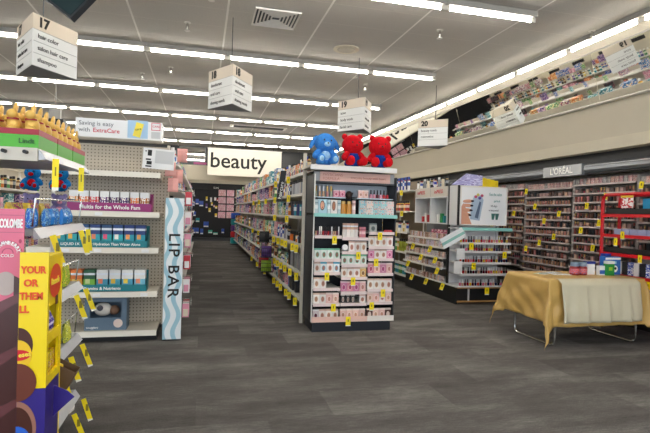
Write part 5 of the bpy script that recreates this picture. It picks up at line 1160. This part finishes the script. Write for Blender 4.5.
b = MB(); b.box(-.09, .1, -.08, -.076, 0, .14, mat=rt); b.box(-.09, .1, .076, .08, 0, .14, mat=rt); b.box(-.09, -.086, -.075, .075, 0, .14, mat=rt); b.box(.096, .1, -.075, .075, 0, .14, mat=rt); b.box(-.09, .1, -.075, .075, 0, .003, mat=rt); b.build('carton_body', MC('carton_brown', '#6a5036', .6), o)
for (x, z) in ((-.07, .16), (-.02, .15), (.04, .12)): MB().ball((x, -.03, z), (.022, .022, .018), 12, 8).build('yellow_egg', YEL, o, True)
o.name = 'hanging_carton'; o.scale = (.6, .5, .6)

# ================================================================== PINK DISPLAY BOARD
PK = MC('board_pink', '#dd6f88', .4)
o = empty('display_board', (-.648, 2.08, 0), 0, 'tall pink cardboard display with white brand lettering behind the yellow display', 'display stand')
MB().box(-.40, 0, 0, .005, .0, 1.362).build('front_panel', PK, o); MB().box(-.40, -.004, .006, .016, .0, 1.355).build('box_body', MC('board_side', '#b5567c', .4), o)
for z in (1.338, 1.273): MB().box(-.40, .0, -.0012, -.0002, z-.0015, z+.0015).build('print_line', MC('line_pink', '#c0607a'), o)
text('LA COLOMBE', .046, WHITEINK, o, (-.056, -.002, 1.305), align='CENTER', bold=.03, xs=.36)
for k in range(3):
    r_ = .046 - k*.014; b = MB(); b.tube([(-.054 + r_*math.cos(t), -.001, 1.195 + r_*math.sin(t)) for t in [PI*j/14 for j in range(15)]], .0016, 4); b.build('print_arc', MC('line_pink') if k != 1 else MC('arc_pale', '#f0b6c0'), o)
for s_, t in zip('STRAWBERRY', [PI*(.92 - .093*j) for j in range(10)]): text(s_, .017, WHITEINK, o, (-.054 + .039*math.cos(t), -.003, 1.195 + .039*math.sin(t)), (PI/2, -(t - PI/2), 0), 'lettering', align='CENTER', bold=.03)
text('COLD', .016, WHITEINK, o, (-.054, -.003, 1.185), align='CENTER')
for (x, z) in ((-.098, 1.235), (-.012, 1.24), (-.10, 1.195), (-.010, 1.205)): disc(x, z, .005, .008, MC('berry_print', '#b03a5a'), 'printed_berry', -.0015, o)
disc(-.058, 1.08, .036, .045, MC('can_grey', '#b9a9a2'), 'printed_can_top', -.0008, o)
MB().prism([(-.10, 0), (.0, 0), (.0, 1.06), (-.012, 1.10), (-.03, 1.11), (-.03, 1.03), (-.094, .95)], -.0030, -.0020).build('printed_can', MC('can_brown', '#4a2826', .3), o)
for k in range(5): MB().prism([(-.10, .15+k*.2), (-.0, .22+k*.2), (-.0, .25+k*.2), (-.10, .20+k*.2)], -.0040, -.0031).build('printed_swirl', MC('swirl', '#6b3f42', .25), o)
MB().box(-.096, -.075, -.0048, -.0042, .87, .93).build('printed_label', W_, o)
# ================================================================== CAMERA / WORLD
cam = bpy.data.cameras.new('camera'); co = bpy.data.objects.new('camera', cam); C.objects.link(co); sc.camera = co
yaw, pitch, roll, F = .247, -.007, .029, 490.9
fw = Vector((math.sin(yaw)*math.cos(pitch), math.cos(yaw)*math.cos(pitch), math.sin(pitch)))
r = Vector((math.cos(yaw), -math.sin(yaw), 0)); u = r.cross(fw)
r2 = r*math.cos(roll) + u*math.sin(roll); u2 = -r*math.sin(roll) + u*math.cos(roll)
co.matrix_world = Matrix(((r2.x, u2.x, -fw.x, 0), (r2.y, u2.y, -fw.y, 0), (r2.z, u2.z, -fw.z, 1.38), (0, 0, 0, 1)))
cam.sensor_width = 36; cam.lens = F/650*36; cam.clip_start = .05; cam.clip_end = 100
w = bpy.data.worlds.new('World'); sc.world = w; w.use_nodes = True
w.node_tree.nodes['Background'].inputs[0].default_value = (.82, .9, 1, 1); w.node_tree.nodes['Background'].inputs[1].default_value = 0.8
sc.view_settings.view_transform = 'Standard'; sc.view_settings.look = 'None'; sc.view_settings.gamma = 1; sc.view_settings.use_curve_mapping = False
sc.view_settings.exposure = 1.7
try:
    sc.cycles.use_denoising = True; sc.cycles.max_bounces = 7; sc.cycles.diffuse_bounces = 4; sc.cycles.sample_clamp_indirect = 6
except Exception: pass
